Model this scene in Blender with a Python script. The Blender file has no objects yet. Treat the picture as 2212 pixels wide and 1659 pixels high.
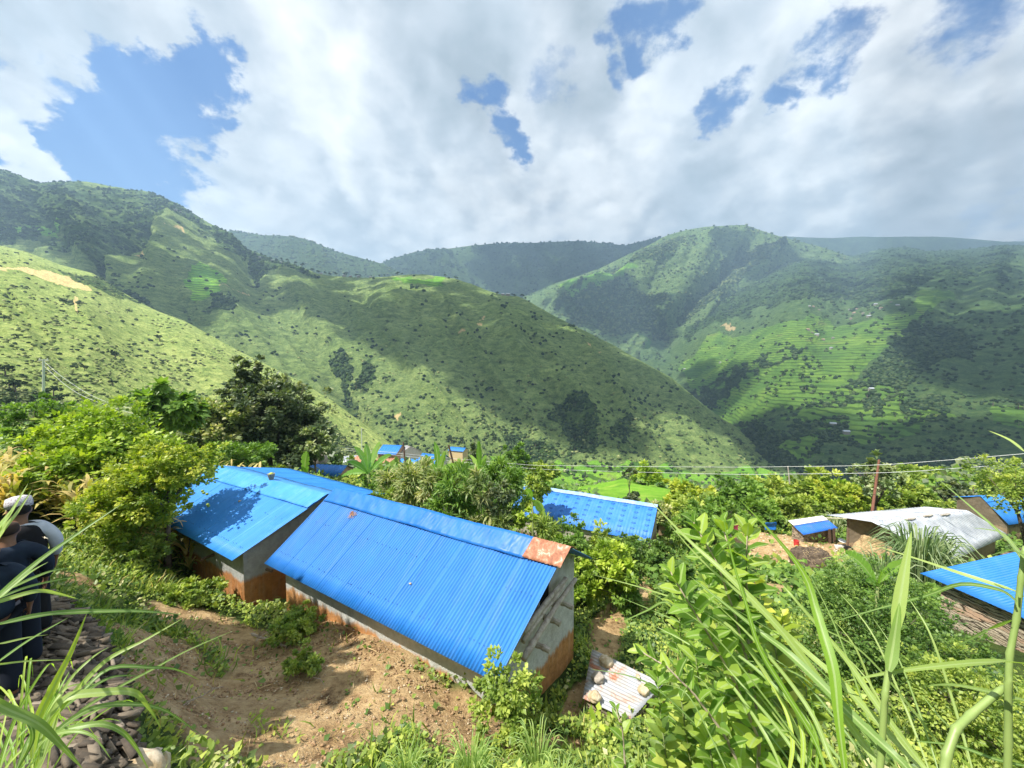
import bpy, math, random
import numpy as np
from mathutils import Vector, Matrix
R=math.radians
sc=bpy.context.scene; col=sc.collection
# ---------------------------------------------------------------- camera
PITCH=R(3.0); SP,CP=math.sin(PITCH),math.cos(PITCH); F=384.6*2212/1024
cam=bpy.data.cameras.new('camera'); co=bpy.data.objects.new('camera',cam); col.objects.link(co)
cam.sensor_width=36; cam.lens=13.52; cam.clip_start=0.05; cam.clip_end=30000
co.location=(0,0,0); co.rotation_euler=(R(90)-PITCH,0,0); sc.camera=co
# ---------------------------------------------------------------- light
SUN_AZ=math.atan2(-.50,-.85); SUN_EL=R(57)
S=Vector((math.cos(SUN_EL)*math.cos(SUN_AZ),math.cos(SUN_EL)*math.sin(SUN_AZ),math.sin(SUN_EL)))
sl=bpy.data.lights.new('sun','SUN'); sl.energy=5.0; sl.angle=R(.55); sl.color=(1,.955,.88)
so=bpy.data.objects.new('sun',sl); col.objects.link(so); so.rotation_euler=S.to_track_quat('Z','Y').to_euler(); so.location=(0,0,30)
sc.view_settings.view_transform='Standard'; sc.view_settings.look='None'; sc.view_settings.gamma=1
sc.view_settings.exposure=1.1
# ---------------------------------------------------------------- node helpers
def P(px,py,Y):
    u=(px-1106)/F; v=(829.5-py)/F; dy=CP+v*SP; dz=-SP+v*CP
    return (u/dy*Y, Y, dz/dy*Y)
class NT:
    def __init__(s,nt): s.nt=nt; s.n=nt.nodes; s.l=nt.links
    def new(s,t,**k):
        n=s.n.new(t)
        for a,b in k.items(): setattr(n,a,b)
        return n
    def put(s,sock,v):
        if hasattr(v,'is_linked') or isinstance(v,bpy.types.NodeSocket): s.l.new(v,sock)
        else:
            if sock.type=='RGBA' and len(v)==3: v=(*v,1)
            sock.default_value=v
    def math(s,op,a,b=0,c=None,clamp=False):
        n=s.new('ShaderNodeMath',operation=op); n.use_clamp=clamp; s.put(n.inputs[0],a); s.put(n.inputs[1],b)
        if c is not None: s.put(n.inputs[2],c)
        return n.outputs[0]
    def vmath(s,op,a,b=(0,0,0),sc_=None):
        n=s.new('ShaderNodeVectorMath',operation=op); s.put(n.inputs[0],a); s.put(n.inputs[1],b)
        if sc_ is not None: s.put(n.inputs[3],sc_)
        return n.outputs['Value'] if op in('DOT_PRODUCT','LENGTH','DISTANCE') else n.outputs[0]
    def noise(s,vec,scale,detail=4,rough=.55,dist=0,color=False,lac=2.0):
        n=s.new('ShaderNodeTexNoise'); s.put(n.inputs['Vector'],vec); n.inputs['Scale'].default_value=scale
        n.inputs['Detail'].default_value=detail; n.inputs['Roughness'].default_value=rough; n.inputs['Distortion'].default_value=dist
        n.inputs['Lacunarity'].default_value=lac
        return n.outputs['Color' if color else 'Fac']
    def ramp(s,fac,stops):
        n=s.new('ShaderNodeValToRGB'); s.put(n.inputs[0],fac); e=n.color_ramp.elements
        while len(e)<len(stops): e.new(.5)
        for i,(p,c) in enumerate(stops):
            e[i].position=p
            if not hasattr(c,'__len__'): c=(c,c,c)
            e[i].color=(*c,1) if len(c)==3 else c
        return n.outputs[0]
    def mr(s,v,a,b,c=0,d=1,smooth=False):
        n=s.new('ShaderNodeMapRange'); n.interpolation_type='SMOOTHSTEP' if smooth else 'LINEAR'
        s.put(n.inputs[0],v)
        for i,x in zip((1,2,3,4),(a,b,c,d)): s.put(n.inputs[i],x)
        return n.outputs[0]
    def mix(s,f,a,b,blend='MIX'):
        n=s.new('ShaderNodeMix',data_type='RGBA',blend_type=blend); s.put(n.inputs['Factor'],f); s.put(n.inputs[6],a); s.put(n.inputs[7],b)
        return n.outputs[2]
    def attr(s,name): return s.new('ShaderNodeAttribute',attribute_name=name)
    def bump(s,h,strength=.3,dist=.02):
        n=s.new('ShaderNodeBump'); s.put(n.inputs['Height'],h); n.inputs['Strength'].default_value=strength; n.inputs['Distance'].default_value=dist
        return n.outputs[0]
def newmat(name):
    m=bpy.data.materials.new(name); m.use_nodes=True; t=NT(m.node_tree); b=t.n['Principled BSDF']
    return m,t,b
def pos(t): return t.new('ShaderNodeNewGeometry').outputs['Position']
# ---------------------------------------------------------------- world: sky with clouds
w=bpy.data.worlds.new('World'); sc.world=w; w.use_nodes=True
t=NT(w.node_tree); bg=t.n['Background']
sky=t.new('ShaderNodeTexSky',sky_type='NISHITA'); sky.sun_disc=False; sky.sun_elevation=SUN_EL; sky.sun_rotation=math.pi/2-SUN_AZ
sky.air_density=1.3; sky.dust_density=.6; sky.ozone_density=2.2; sky.altitude=1200
dirv=t.vmath('NORMALIZE',t.new('ShaderNodeTexCoord').outputs['Generated'])
sep=t.new('ShaderNodeSeparateXYZ'); t.l.new(dirv,sep.inputs[0])
zz=t.math('ADD',t.math('MAXIMUM',sep.outputs[2],0.0),.42)
cb=t.new('ShaderNodeCombineXYZ'); t.put(cb.inputs[0],t.math('DIVIDE',sep.outputs[0],zz)); t.put(cb.inputs[1],t.math('DIVIDE',sep.outputs[1],zz)); cb.inputs[2].default_value=.3
pl=cb.outputs[0]
n1=t.noise(pl,1.7,8,.52,.1); n1b=t.noise(t.vmath('ADD',pl,(-.06,-.01,0.02)),1.7,8,.52,.1)
n2=t.noise(pl,1.0,3,.5); n3=t.noise(pl,8,6,.6,.2)
wob=t.vmath('SCALE',t.vmath('SUBTRACT',t.noise(pl,6.5,9,.62,color=True),(.5,.5,.5)),sc_=.30)
dw=t.vmath('NORMALIZE',t.vmath('ADD',dirv,wob))
def blob(px,py,rad,soft,amt):
    c=Vector(P(px,py,1)).normalized(); a=rad/F*1.0
    d=t.vmath('DISTANCE',dw,tuple(c))
    return t.math('MULTIPLY',t.mr(d,a*soft,a,1,0,True),amt)
hole=None
for b_ in [(150,240,110,.3,1.1),(230,290,120,.3,1.1),(330,200,110,.3,1.1),(420,160,75,.3,.9),(110,180,60,.3,.7),(200,350,80,.3,.9),(300,330,70,.4,.8),(440,235,50,.2,.8),(1062,218,58,0,.95),(1092,285,50,0,.9),(1400,60,70,0,.95),(1450,25,62,0,.9),(1335,120,46,0,.7),
           (1185,165,75,0,.62),(1560,205,56,0,.75),(1690,222,48,0,.75),(1790,140,64,0,.8),(1835,60,58,0,.68),(2085,22,80,0,.66),(2170,480,60,.2,.3),(-250,250,200,.4,1)]:
    x=blob(*b_); hole=x if hole is None else t.math('MAXIMUM',hole,x)
cl=t.math('ADD',t.math('SUBTRACT',.62,hole),t.math('MULTIPLY',t.math('SUBTRACT',n1,.5),1.1))
cl=t.math('ADD',cl,t.math('MULTIPLY',t.math('SUBTRACT',n3,.5),.6))
cl=t.math('ADD',cl,blob(10,245,75,.2,1.0)); cl=t.math('ADD',cl,blob(50,390,75,.3,1.0))
for b_ in [(40,30,110,.2,.8),(230,0,90,.2,.6)]: cl=t.math('ADD',cl,blob(*b_))
mask=t.mr(cl,-.08,.50,0,1,True)
def puff(v):
    n=t.new('ShaderNodeTexVoronoi',feature='SMOOTH_F1',voronoi_dimensions='2D'); t.put(n.inputs['Vector'],v); n.inputs['Scale'].default_value=2.7; n.inputs['Detail'].default_value=2; n.inputs['Roughness'].default_value=.62; n.inputs['Smoothness'].default_value=.55; n.normalize=True
    return n.outputs['Distance']
plw=t.vmath('ADD',pl,t.vmath('SCALE',t.noise(pl,5,4,.6,color=True),sc_=.28))
emb=t.math('ADD',t.math('SUBTRACT',n1,n1b),t.math('MULTIPLY',t.math('SUBTRACT',puff(t.vmath('ADD',plw,(-.05,-.012,.02))),puff(plw)),.8))
shade=t.math('ADD',t.math('MULTIPLY',emb,2.4),.60)
shade=t.math('ADD',shade,t.math('MULTIPLY',t.math('SUBTRACT',n3,.5),.35))
shade=t.math('ADD',shade,t.math('MULTIPLY',t.math('SUBTRACT',.5,n2),.9))
dk=None
for b_ in [(1150,60,330,.1,.33),(800,60,260,.1,.22),(2130,330,260,.1,.22),(2200,60,200,.1,.12),(60,60,330,.1,.22),(1500,500,240,.1,.16),(1000,560,300,.1,-.12),(620,400,200,.1,.12),(1900,470,260,.1,.08)]:
    x=blob(*b_); dk=x if dk is None else t.math('ADD',dk,x)
for b_ in [(1250,330,230,.1,-.26),(1900,170,170,.1,-.28),(450,330,170,.1,-.2),(650,180,190,.1,-.2),(30,240,80,.1,-.2),(60,370,90,.1,-.2),(1640,330,150,.1,-.18)]:
    dk=t.math('ADD',dk,blob(*b_))
shade=t.math('SUBTRACT',shade,dk,clamp=True)
ccol=t.ramp(shade,[(0,(.30,.345,.38)),(.35,(.46,.50,.54)),(.62,(.66,.685,.70)),(.88,(.84,.85,.85)),(1,(.93,.93,.93))])
skc=t.vmath('MULTIPLY',sky.outputs[0],(.036,.070,.108))
t.put(bg.inputs[0],t.mix(mask,skc,ccol)); bg.inputs[1].default_value=.76
w.cycles.sampling_method='MANUAL'; w.cycles.sample_map_resolution=512
# ---------------------------------------------------------------- object helpers
def tag(o,label=None,cat=None,group=None,kind=None):
    if label: o['label']=label
    if cat: o['category']=cat
    if group: o['group']=group
    if kind: o['kind']=kind
    return o
def empty(name,loc,label,cat,group=None):
    o=bpy.data.objects.new(name,None); o.location=loc; o.empty_display_size=.3; col.objects.link(o)
    return tag(o,label,cat,group)
def mesh(name,V,Fc,m,parent=None,smooth=False,attrs=None,loc=None):
    V=np.asarray(V,dtype=np.float32).reshape(-1,3)
    o0=np.array(parent.matrix_basis.translation if parent is not None else (loc or (0,0,0)),dtype=np.float32)
    if parent is not None and parent.parent is not None: o0=np.array(parent['_w'],dtype=np.float32)
    me=bpy.data.meshes.new(name)
    if isinstance(Fc,np.ndarray):
        k=Fc.shape[1]; me.vertices.add(len(V)); me.vertices.foreach_set('co',(V-o0).ravel())
        me.loops.add(Fc.size); me.loops.foreach_set('vertex_index',Fc.astype(np.int32).ravel())
        me.polygons.add(len(Fc)); me.polygons.foreach_set('loop_start',np.arange(0,Fc.size,k,dtype=np.int32))
        me.update(calc_edges=True)
    else:
        me.from_pydata([tuple(map(float,v)) for v in (V-o0)],[],Fc); me.update()
    if smooth: me.shade_smooth()
    for an,av in (attrs or {}).items():
        a=me.attributes.new(an,'FLOAT','POINT'); a.data.foreach_set('value',np.asarray(av,dtype=np.float32))
    for mm in (m if isinstance(m,(list,tuple)) else [m]): me.materials.append(mm)
    o=bpy.data.objects.new(name,me); col.objects.link(o)
    if parent is not None: o.parent=parent; o['_w']=[float(x) for x in o0]
    elif loc is not None: o.location=loc
    return o
class MB:
    """collects primitives into one mesh"""
    def __init__(s): s.v=[]; s.f=[]
    def add(s,v,f):
        n=len(s.v); s.v+= [tuple(x) for x in v]; s.f+=[tuple(i+n for i in q) for q in f]
    def tube(s,pts,rad,seg=8,cap=True):
        pts=[Vector(p) for p in pts]; n=len(pts)
        if not hasattr(rad,'__len__'): rad=[rad]*n
        up=Vector((0.1,.2,1)).normalized(); vs=[]
        for i,p in enumerate(pts):
            d=(pts[min(i+1,n-1)]-pts[max(i-1,0)]).normalized()
            a=d.cross(up)
            if a.length<.05: a=d.cross(Vector((1,0,0)))
            a.normalize(); b=d.cross(a)
            for k in range(seg):
                th=2*math.pi*k/seg; vs.append(p+(a*math.cos(th)+b*math.sin(th))*rad[i])
        fs=[(i*seg+k,i*seg+(k+1)%seg,(i+1)*seg+(k+1)%seg,(i+1)*seg+k) for i in range(n-1) for k in range(seg)]
        if cap: fs+=[tuple(range(seg))[::-1],tuple((n-1)*seg+k for k in range(seg))]
        s.add(vs,fs)
    def box(s,c,x,y,z):
        """c centre, x,y,z half-axis vectors"""
        c,x,y,z=map(Vector,(c,x,y,z)); v=[c+x*a+y*b+z*d for d in(-1,1) for b in(-1,1) for a in(-1,1)]
        s.add(v,[(0,2,3,1),(4,5,7,6),(0,1,5,4),(2,6,7,3),(0,4,6,2),(1,3,7,5)])
    def build(s,name,m,parent=None,smooth=False,loc=None): return mesh(name,s.v,s.f,m,parent,smooth,loc=loc)
# vectorised value noise
_rng=np.random.RandomState(7); _T=_rng.rand(64,64,64).astype(np.float32)
def vnoise(x,y,z):
    x,y,z=np.broadcast_arrays(x,y,z); xi,yi,zi=np.floor(x).astype(int),np.floor(y).astype(int),np.floor(z).astype(int)
    fx,fy,fz=x-xi,y-yi,z-zi; fx=fx*fx*(3-2*fx); fy=fy*fy*(3-2*fy); fz=fz*fz*(3-2*fz); r=0
    for a in(0,1):
        for b in(0,1):
            for c in(0,1):
                r=r+_T[(xi+a)%64,(yi+b)%64,(zi+c)%64]*(fx if a else 1-fx)*(fy if b else 1-fy)*(fz if c else 1-fz)
    return r
def fbm(x,y,z,o=4,g=.5):
    r=0;a=1;s=0
    for i in range(o):
        r=r+a*vnoise(x*2**i+i*7.3,y*2**i+i*3.1,z*2**i+i*5.7); s+=a; a*=g
    return r/s*2-1
def sstep(a,b,x):
    q=np.clip((x-a)/(b-a),0,1); return q*q*(3-2*q)
# ---------------------------------------------------------------- ground height
GP=np.array([(0,-4,-1.2),(0,0,-1.7),(-4,-1,-1.6),(5,-1,-1.9),(12,0,-3.6),(22,0,-6),(-12,0,-2.0),(0,-30,3),(-30,-20,2),(30,-20,0),
(0,1.6,-3.0),(0,3.2,-4.5),(0,4.6,-5.5),(1.6,4.2,-5.6),(-2.3,5.6,-5.75),(-4,7,-6.1),(-5.5,9.3,-6.7),(-1,7.0,-6.25),(-3,8.1,-6.2),(-2.4,7.75,-6.12),(-4.4,8.75,-6.25),(-.9,7.1,-6.1),(-5.6,9.6,-6.6),(-1.8,4.0,-4.9),
(-6.3,10.5,-6.95),(-3,10.6,-6.9),(1.3,9.8,-7.4),(.4,7.6,-7.35),(1.6,7.6,-7.4),(2.4,8.2,-7.5),(.9,6.3,-6.9),(2.0,5.3,-6.3),(-3,13,-8.6),(2,13,-8.8),(-5,15,-8.8),
(3,3.2,-4.7),(4,5,-6.1),(7,7,-7.2),(9,9,-7.9),(7,4,-5.8),(11,6,-7.0),(14,10,-8.1),(14,13,-8.7),(17,10,-8),(11,12,-8.9),(22,12,-9),
(2.6,10.8,-7.7),(5.8,16,-9.1),(3.8,13,-8.5),(9,14,-9.4),(8.5,21.5,-11.7),(2,25,-11.9),(5,22.5,-11.5),(12,18,-10.6),
(22,28,-13.3),(19.7,30,-13.6),(19,24,-12.7),(26,29,-13.9),(15,22,-12),(15,27,-13),(25,20,-12.4),(32,26,-13.9),(40,34,-14.5),
(30,42,-18),(12,36,-15.5),(0,33,-14),(22,75,-23),(12,60,-20),(14,48,-18),(69,60,-18.3),(55,50,-17),(45,44,-16.5),(90,60,-19),
(-20,60,-16.3),(-18,42,-13.2),(-8,30,-12),(-28,60,-16.2),(-12,62,-17),
(-17,14,-5.3),(-5.9,4.7,-3.36),(-5.2,4.0,-3.38),(-4.6,3.4,-3.36),(-7.5,5.8,-3.5),(-9.0,6.4,-3.6),(-3.4,2.4,-3.0),(-7.0,3.0,-2.7),(-9.7,8.7,-5.0),(-12.9,11,-5.06),(-9.8,11.6,-6.9),(-12.6,13.5,-6.3),(-8,9.5,-6.35),(-8.2,7.8,-5.4),(-5.6,6.4,-5.7),(-3.7,5.0,-5.4),
(-54,40,-7),(-30,25,-6.3),(-13,20,-7),(-8,19,-8.6),(-15,26,-8),(-48,60,-12),(-22,35,-11),(-35,45,-10.5),(-20,12,-4.6),(-20,5,-2.5),
(0,150,-48),(100,150,-55),(-100,130,-28),(-60,100,-24),(200,200,-85),(0,350,-105),(350,300,-130),(-250,250,-60),(-200,100,-20),(300,700,-180),(0,100,-33),(60,110,-38),(-400,400,-60),
(1500,1500,-250),(-1500,1500,-120),(0,3000,-250),(-1500,0,80),(1500,0,-60),(0,-1500,300)],dtype=float)
def _warp(x,y):
    r=np.sqrt(x*x+y*y)+1e-6; k=np.log1p(r/8)/(r/8); return x*k,y*k
_wx,_wy=_warp(GP[:,0],GP[:,1])
_A=np.sqrt((_wx[:,None]-_wx)**2+(_wy[:,None]-_wy)**2); _n=len(GP)
_zz=GP[:,2]
_M=np.zeros((_n+3,_n+3)); _M[:_n,:_n]=_A; _M[:_n,_n]=1; _M[:_n,_n+1]=_wx; _M[:_n,_n+2]=_wy; _M[_n,:_n]=1; _M[_n+1,:_n]=_wx; _M[_n+2,:_n]=_wy
_W=np.linalg.solve(_M,np.r_[_zz,0,0,0])
def gz(x,y,detail=True):
    x=np.asarray(x,float); y=np.asarray(y,float); sh=x.shape; xf=x.ravel(); yf=y.ravel(); a,b=_warp(xf,yf)
    out=np.empty_like(xf)
    for i in range(0,len(xf),20000):
        aa,bb=a[i:i+20000],b[i:i+20000]
        out[i:i+20000]=np.sqrt((aa[:,None]-_wx)**2+(bb[:,None]-_wy)**2)@_W[:_n]+_W[_n]+_W[_n+1]*aa+_W[_n+2]*bb
    r=np.sqrt(xf*xf+yf*yf)
    if detail:
        out+=fbm(xf*.9,yf*.9,0*xf,4)*.10*np.clip(r/6,0.5,1)+fbm(xf*.08,yf*.08,0*xf+3,4)*np.clip((r-25)/40,0,3)*1.2+fbm(xf*5,yf*5,0*xf+9,3)*.03
    out=out.reshape(sh)
    return float(out) if sh==() else out
def lines(spec):
    r=[]
    for a,b,n in spec: r+=list(np.linspace(a,b,n,endpoint=False))
    return np.array(r+[spec[-1][1]])
# ---------------------------------------------------------------- ground
def ell(x,y,cx,cy,rx,ry,ang=0):
    c,s=math.cos(ang),math.sin(ang); a=((x-cx)*c+(y-cy)*s)/rx; b=(-(x-cx)*s+(y-cy)*c)/ry
    return np.sqrt(a*a+b*b)
def dirtmask(x,y):
    x=np.asarray(x,float); y=np.asarray(y,float); n=fbm(x*1.1,y*1.1,0*x+2,4)*.45
    d=np.minimum.reduce([ell(x,y,-3.9,7.4,3.6,1.75,-.5),ell(x,y,-1.0,6.3,1.9,1.0,-.45),ell(x,y,-7.2,8.9,1.7,.75,-.3),ell(x,y,3.0,11.6,.55,2.4,-.3),ell(x,y,4.6,14.5,.8,2.2,-.25),ell(x,y,6.4,16.5,1.7,.8),
      ell(x,y,19.5,27.5,5.5,4.0),ell(x,y,17,24,3.2,2.4),ell(x,y,12,17.5,1.6,1.2),ell(x,y,.75,6.75,.7,.35),ell(x,y,-20,57,14,3.5),ell(x,y,-9.6,8.2,.8,.4,-.5),ell(x,y,1.4,8.0,.35,1.0,-.6)+.15,
      ell(x,y,26,27,5,3),ell(x,y,-5.0,5.75,1.5,.8,-.5),ell(x,y,-3.5,4.9,1.3,.7,-.5),ell(x,y,-6.6,7.0,1.7,.8,-.4)])
    return 1-sstep(.75,1.1,d+n)
def fieldmask(x,y):
    n=fbm(x*.15,y*.15,0*x+2,3)*.3
    d=np.minimum.reduce([ell(x,y,19,73,18,28),ell(x,y,72,62,24,9),ell(x,y,-30,68,16,10),ell(x,y,-50,50,14,20),ell(x,y,62,58,30,6)])
    return 1-sstep(.8,1.05,d+n)
gxs=lines([(-3000,-400,13),(-400,-60,34),(-60,-16,44),(-16,16,260),(16,60,90),(60,400,60),(400,3000,14)])
gys=lines([(-3000,-300,9),(-300,-10,16),(-10,1.5,24),(1.5,16,150),(16,40,80),(40,110,90),(110,500,50),(500,5000,18)])
X,Y=np.meshgrid(gxs,gys); Z=gz(X,Y)
dm=dirtmask(X,Y); fm=fieldmask(X,Y)
rr=np.hypot(X,Y); Z=Z+dm*(rr<25)*(fbm(X*2.2,Y*3.4,0*X+5,5,.6)*.09)
def gridfaces(ny,nx):
    a=np.arange(ny*nx).reshape(ny,nx)
    return np.stack([a[:-1,:-1],a[:-1,1:],a[1:,1:],a[1:,:-1]],-1).reshape(-1,4)
m,t,b=newmat('ground_soil'); p=pos(t)
dn=t.noise(p,2.2,8,.65); df=t.noise(p,23,6,.7); dsml=t.noise(p,9,8,.7)
soil=t.ramp(t.math('ADD',t.math('MULTIPLY',dn,.6),t.math('MULTIPLY',dsml,.4)),[(.36,(.15,.085,.04)),(.47,(.44,.29,.14)),(.6,(.62,.44,.23)),(.72,(.74,.57,.34))])
vor=t.new('ShaderNodeTexVoronoi'); t.put(vor.inputs[0],p); vor.inputs['Scale'].default_value=9
peb=t.math('MULTIPLY',t.mr(vor.outputs['Distance'],.16,.10,0,1),t.mr(t.noise(p,1.7,3),.5,.6,0,1))
soil=t.mix(peb,soil,(.5,.43,.32))
gr=t.ramp(t.noise(p,1.3,8,.7),[(.3,(.02,.035,.010)),(.5,(.05,.085,.018)),(.7,(.12,.16,.035))])
fld=t.ramp(t.noise(p,.35,6,.6),[(.3,(.10,.22,.02)),(.5,(.15,.31,.025)),(.7,(.24,.36,.05))])
c=t.mix(t.attr('dirt').outputs['Fac'],gr,soil); c=t.mix(t.attr('field').outputs['Fac'],c,fld)
t.put(b.inputs['Base Color'],c); b.inputs['Roughness'].default_value=.95; b.inputs['Specular IOR Level'].default_value=.15
t.put(b.inputs['Normal'],t.bump(t.math('ADD',df,t.math('MULTIPLY',dsml,1.3)),1,.06))
go=mesh('ground',np.stack([X,Y,Z],-1),gridfaces(*X.shape),m,smooth=True,attrs={'dirt':dm.ravel(),'field':fm.ravel()})
tag(go,kind='structure')
# ---------------------------------------------------------------- hills
def inpoly(x,y,poly):
    r=np.zeros(x.shape,bool); n=len(poly)
    for i in range(n):
        x0,y0=poly[i]; x1,y1=poly[(i+1)%n]
        if y0==y1: continue
        cnd=((y0>y)!=(y1>y))&(x<(x1-x0)*(y-y0)/(y1-y0)+x0); r^=cnd
    return r
def pdist(x,y,pl):
    d=np.full(x.shape,1e9)
    for (x0,y0),(x1,y1) in zip(pl[:-1],pl[1:]):
        L=(x1-x0)**2+(y1-y0)**2; q=np.clip(((x-x0)*(x1-x0)+(y-y0)*(y1-y0))/L,0,1)
        d=np.minimum(d,np.hypot(x-x0-q*(x1-x0),y-y0-q*(y1-y0)))
    return d
def unproj(px,py,Yd):
    u=(px-1106)/F; v=(829.5-py)/F; dy=CP+v*SP; dz=-SP+v*CP
    return np.stack([u/dy*Yd,Yd,dz/dy*Yd],-1)
HM={}
def hillmat(name,grass,dark,bare,nscale,lit=1.,fieldc=((.08,.19,.03),(.17,.29,.04))):
    m,t,b=newmat(name); p=pos(t); s=nscale
    q=t.vmath('MULTIPLY',p,(1,1,2.4))
    a=t.noise(q,.06*s,10,.78,.3); f=t.noise(q,.45*s,6,.75); l=t.noise(p,.006*s,5,.6)
    g=t.ramp(t.math('ADD',t.math('MULTIPLY',a,.62),t.math('MULTIPLY',f,.38)),[(.37,dark),(.455,grass[0]),(.54,grass[1]),(.65,grass[2])])
    g=t.mix(t.mr(l,.42,.62,0,.45),g,t.vmath('MULTIPLY',g,(.75,.85,.7)))
    fo=t.ramp(t.noise(p,.10*s,6,.75),[(.3,(.010,.020,.008)),(.5,(.022,.042,.014)),(.7,(.055,.085,.028))])
    fl=t.ramp(t.noise(t.vmath('MULTIPLY',p,(1,1,3)),.014*s,6,.65,.6),[(.30,(.06,.10,.045)),(.40,fieldc[0]),(.54,tuple((x+y)/2 for x,y in zip(*fieldc))),(.62,fieldc[1]),(.68,(.13,.15,.06))])
    wv=t.new('ShaderNodeTexWave',wave_type='BANDS',bands_direction='Z'); t.put(wv.inputs[0],p); wv.inputs['Scale'].default_value=.055; wv.inputs['Distortion'].default_value=5; wv.inputs['Detail'].default_value=3; wv.inputs['Detail Scale'].default_value=.5
    fl=t.mix(t.math('MULTIPLY',t.mr(wv.outputs['Fac'],.60,.8,0,.85),t.mr(t.noise(p,.02*s,3),.3,.5)),fl,(.04,.08,.02))
    br=t.ramp(t.noise(p,.12*s,6,.7),[(.35,tuple(x*.6 for x in bare)),(.6,bare)])
    c=t.mix(t.math('MULTIPLY',t.attr('forest').outputs['Fac'],t.mr(t.noise(p,.03*s,5,.7),.40,.52,.35,.95)),g,fo); c=t.mix(t.attr('field').outputs['Fac'],c,fl); c=t.mix(t.attr('bare').outputs['Fac'],c,br)
    t.put(b.inputs['Base Color'],t.vmath('MULTIPLY',c,tuple(x*lit for x in (1.34,1.40,1.08)))); b.inputs['Roughness'].default_value=1; b.inputs['Specular IOR Level'].default_value=.05
    t.put(b.inputs['Normal'],t.bump(t.math('ADD',a,f),.9,9/s))
    return m
def hill(name,top,bot,back,nx,ny,x0,x1,m,amp=1.,creases=(),forest=(),field=(),bare=(),spur=(0,0,60),label=None,power=1.,fsoft=22,bulge=0,steps=None):
    px=np.linspace(x0,x1,nx); tt=np.r_[np.linspace(0,1,ny)**power,1+np.linspace(0,1,16)[1:]]
    def rail(r):
        r=np.array(r,float); return np.interp(px,r[:,0],r[:,1]),np.interp(px,r[:,0],1/r[:,2])
    ty,ti=rail(top); by,bi=rail(bot)
    V=np.zeros((len(tt),nx,3)); PY=np.zeros((len(tt),nx)); 
    for j,q in enumerate(tt):
        if q<=1: # q=0 bottom,1 top
            PY[j]=by+(ty-by)*q; inv=bi+(ti-bi)*q+bulge*ti*q*(1-q)
            V[j]=unproj(px,PY[j],1/inv)
        else:
            k=q-1; base=unproj(px,ty,1/ti); dirn=base[:,:2]/np.linalg.norm(base[:,:2],axis=1)[:,None]
            V[j]=base; V[j][:,:2]+=dirn*(k*back)[...,None]; V[j][:,2]-=k*k*back*.55; PY[j]=ty-5*k
    PX=np.broadcast_to(px,PY.shape); qq=np.broadcast_to(tt[:,None],PY.shape)
    env=sstep(0,.05,1-qq)*(qq<=1)+.12   # calmer on the crest so the skyline keeps its line
    # spurs running down the fall line
    sx,sk,wl=spur
    rid=1-np.abs(fbm((PX+(PY-600)*sk)/wl,PY/ (wl*6),0*PX+sx,3))*2.2
    d=V[...,1]
    off=(rid-.4)*.030*d*amp*sstep(0,.15,1-qq)*(qq<=1)
    n2=fbm(V[...,0]/d.mean()*14,V[...,1]/d.mean()*14,V[...,2]/d.mean()*14,6,.55)
    off+=n2*.018*d*amp*env
    n3=fbm(V[...,0]/d.mean()*90,V[...,1]/d.mean()*90,V[...,2]/d.mean()*90+5,3,.6)
    off+=n3*.0035*d*amp*env
    for pl,w_,a_ in creases:
        off+=a_*d*np.exp(-(pdist(PX,PY,pl)/w_)**2)*sstep(.0,.12,1-qq)*(qq<=1)
    nrm=np.zeros_like(V); nrm[...,1]=-.75; nrm[...,2]=.66
    V=V+nrm*off[...,None]
    if steps: 
        st,fmask=steps
    wob=fbm(PX/40,PY/22,0*PX+3,4)*fsoft*1.4; wob2=fbm(PX/40,PY/22,0*PX+13,4)*fsoft*.8
    def region(polys):
        r=np.zeros(PX.shape)
        for pg in polys: r=np.maximum(r,inpoly(PX+wob,PY+wob2,pg).astype(float))
        return r
    fo,fi,ba=region(forest),region(field),region(bare)
    fi*=(1-fo*(fbm(PX/15,PY/9,0*PX,3)>.05))
    o=mesh(name,V,gridfaces(len(tt),nx),m,smooth=True,attrs={'forest':fo.ravel(),'field':fi.ravel(),'bare':ba.ravel()})
    tag(o,kind='structure'); HM[name]=(PX[:ny],PY[:ny],V[:ny],fo[:ny],fi[:ny],ba[:ny]); return o
GA=((.085,.125,.030),(.16,.21,.050),(.25,.28,.085))
mB=hillmat('scrub_slope',((.12,.155,.055),(.23,.25,.10),(.32,.32,.155)),(.04,.058,.024),(.45,.33,.19),2.4,1.95)
mA=hillmat('green_ridge',((.075,.105,.045),(.14,.175,.075),(.24,.26,.125)),(.026,.042,.026),(.42,.30,.18),1.0,1.75)
mE=hillmat('peak_slope',((.06,.095,.045),(.11,.155,.07),(.2,.24,.11)),(.02,.04,.015),(.35,.28,.18),.6,1.35)
mG=hillmat('terraced_slope',((.045,.08,.04),(.085,.125,.055),(.15,.18,.08)),(.018,.04,.014),(.38,.28,.18),.8,1.3,fieldc=((.08,.155,.038),(.16,.25,.05)))
mD=hillmat('far_forest',((.045,.075,.035),(.075,.115,.05),(.12,.17,.07)),(.012,.03,.012),(.3,.25,.18),.4)
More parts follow.
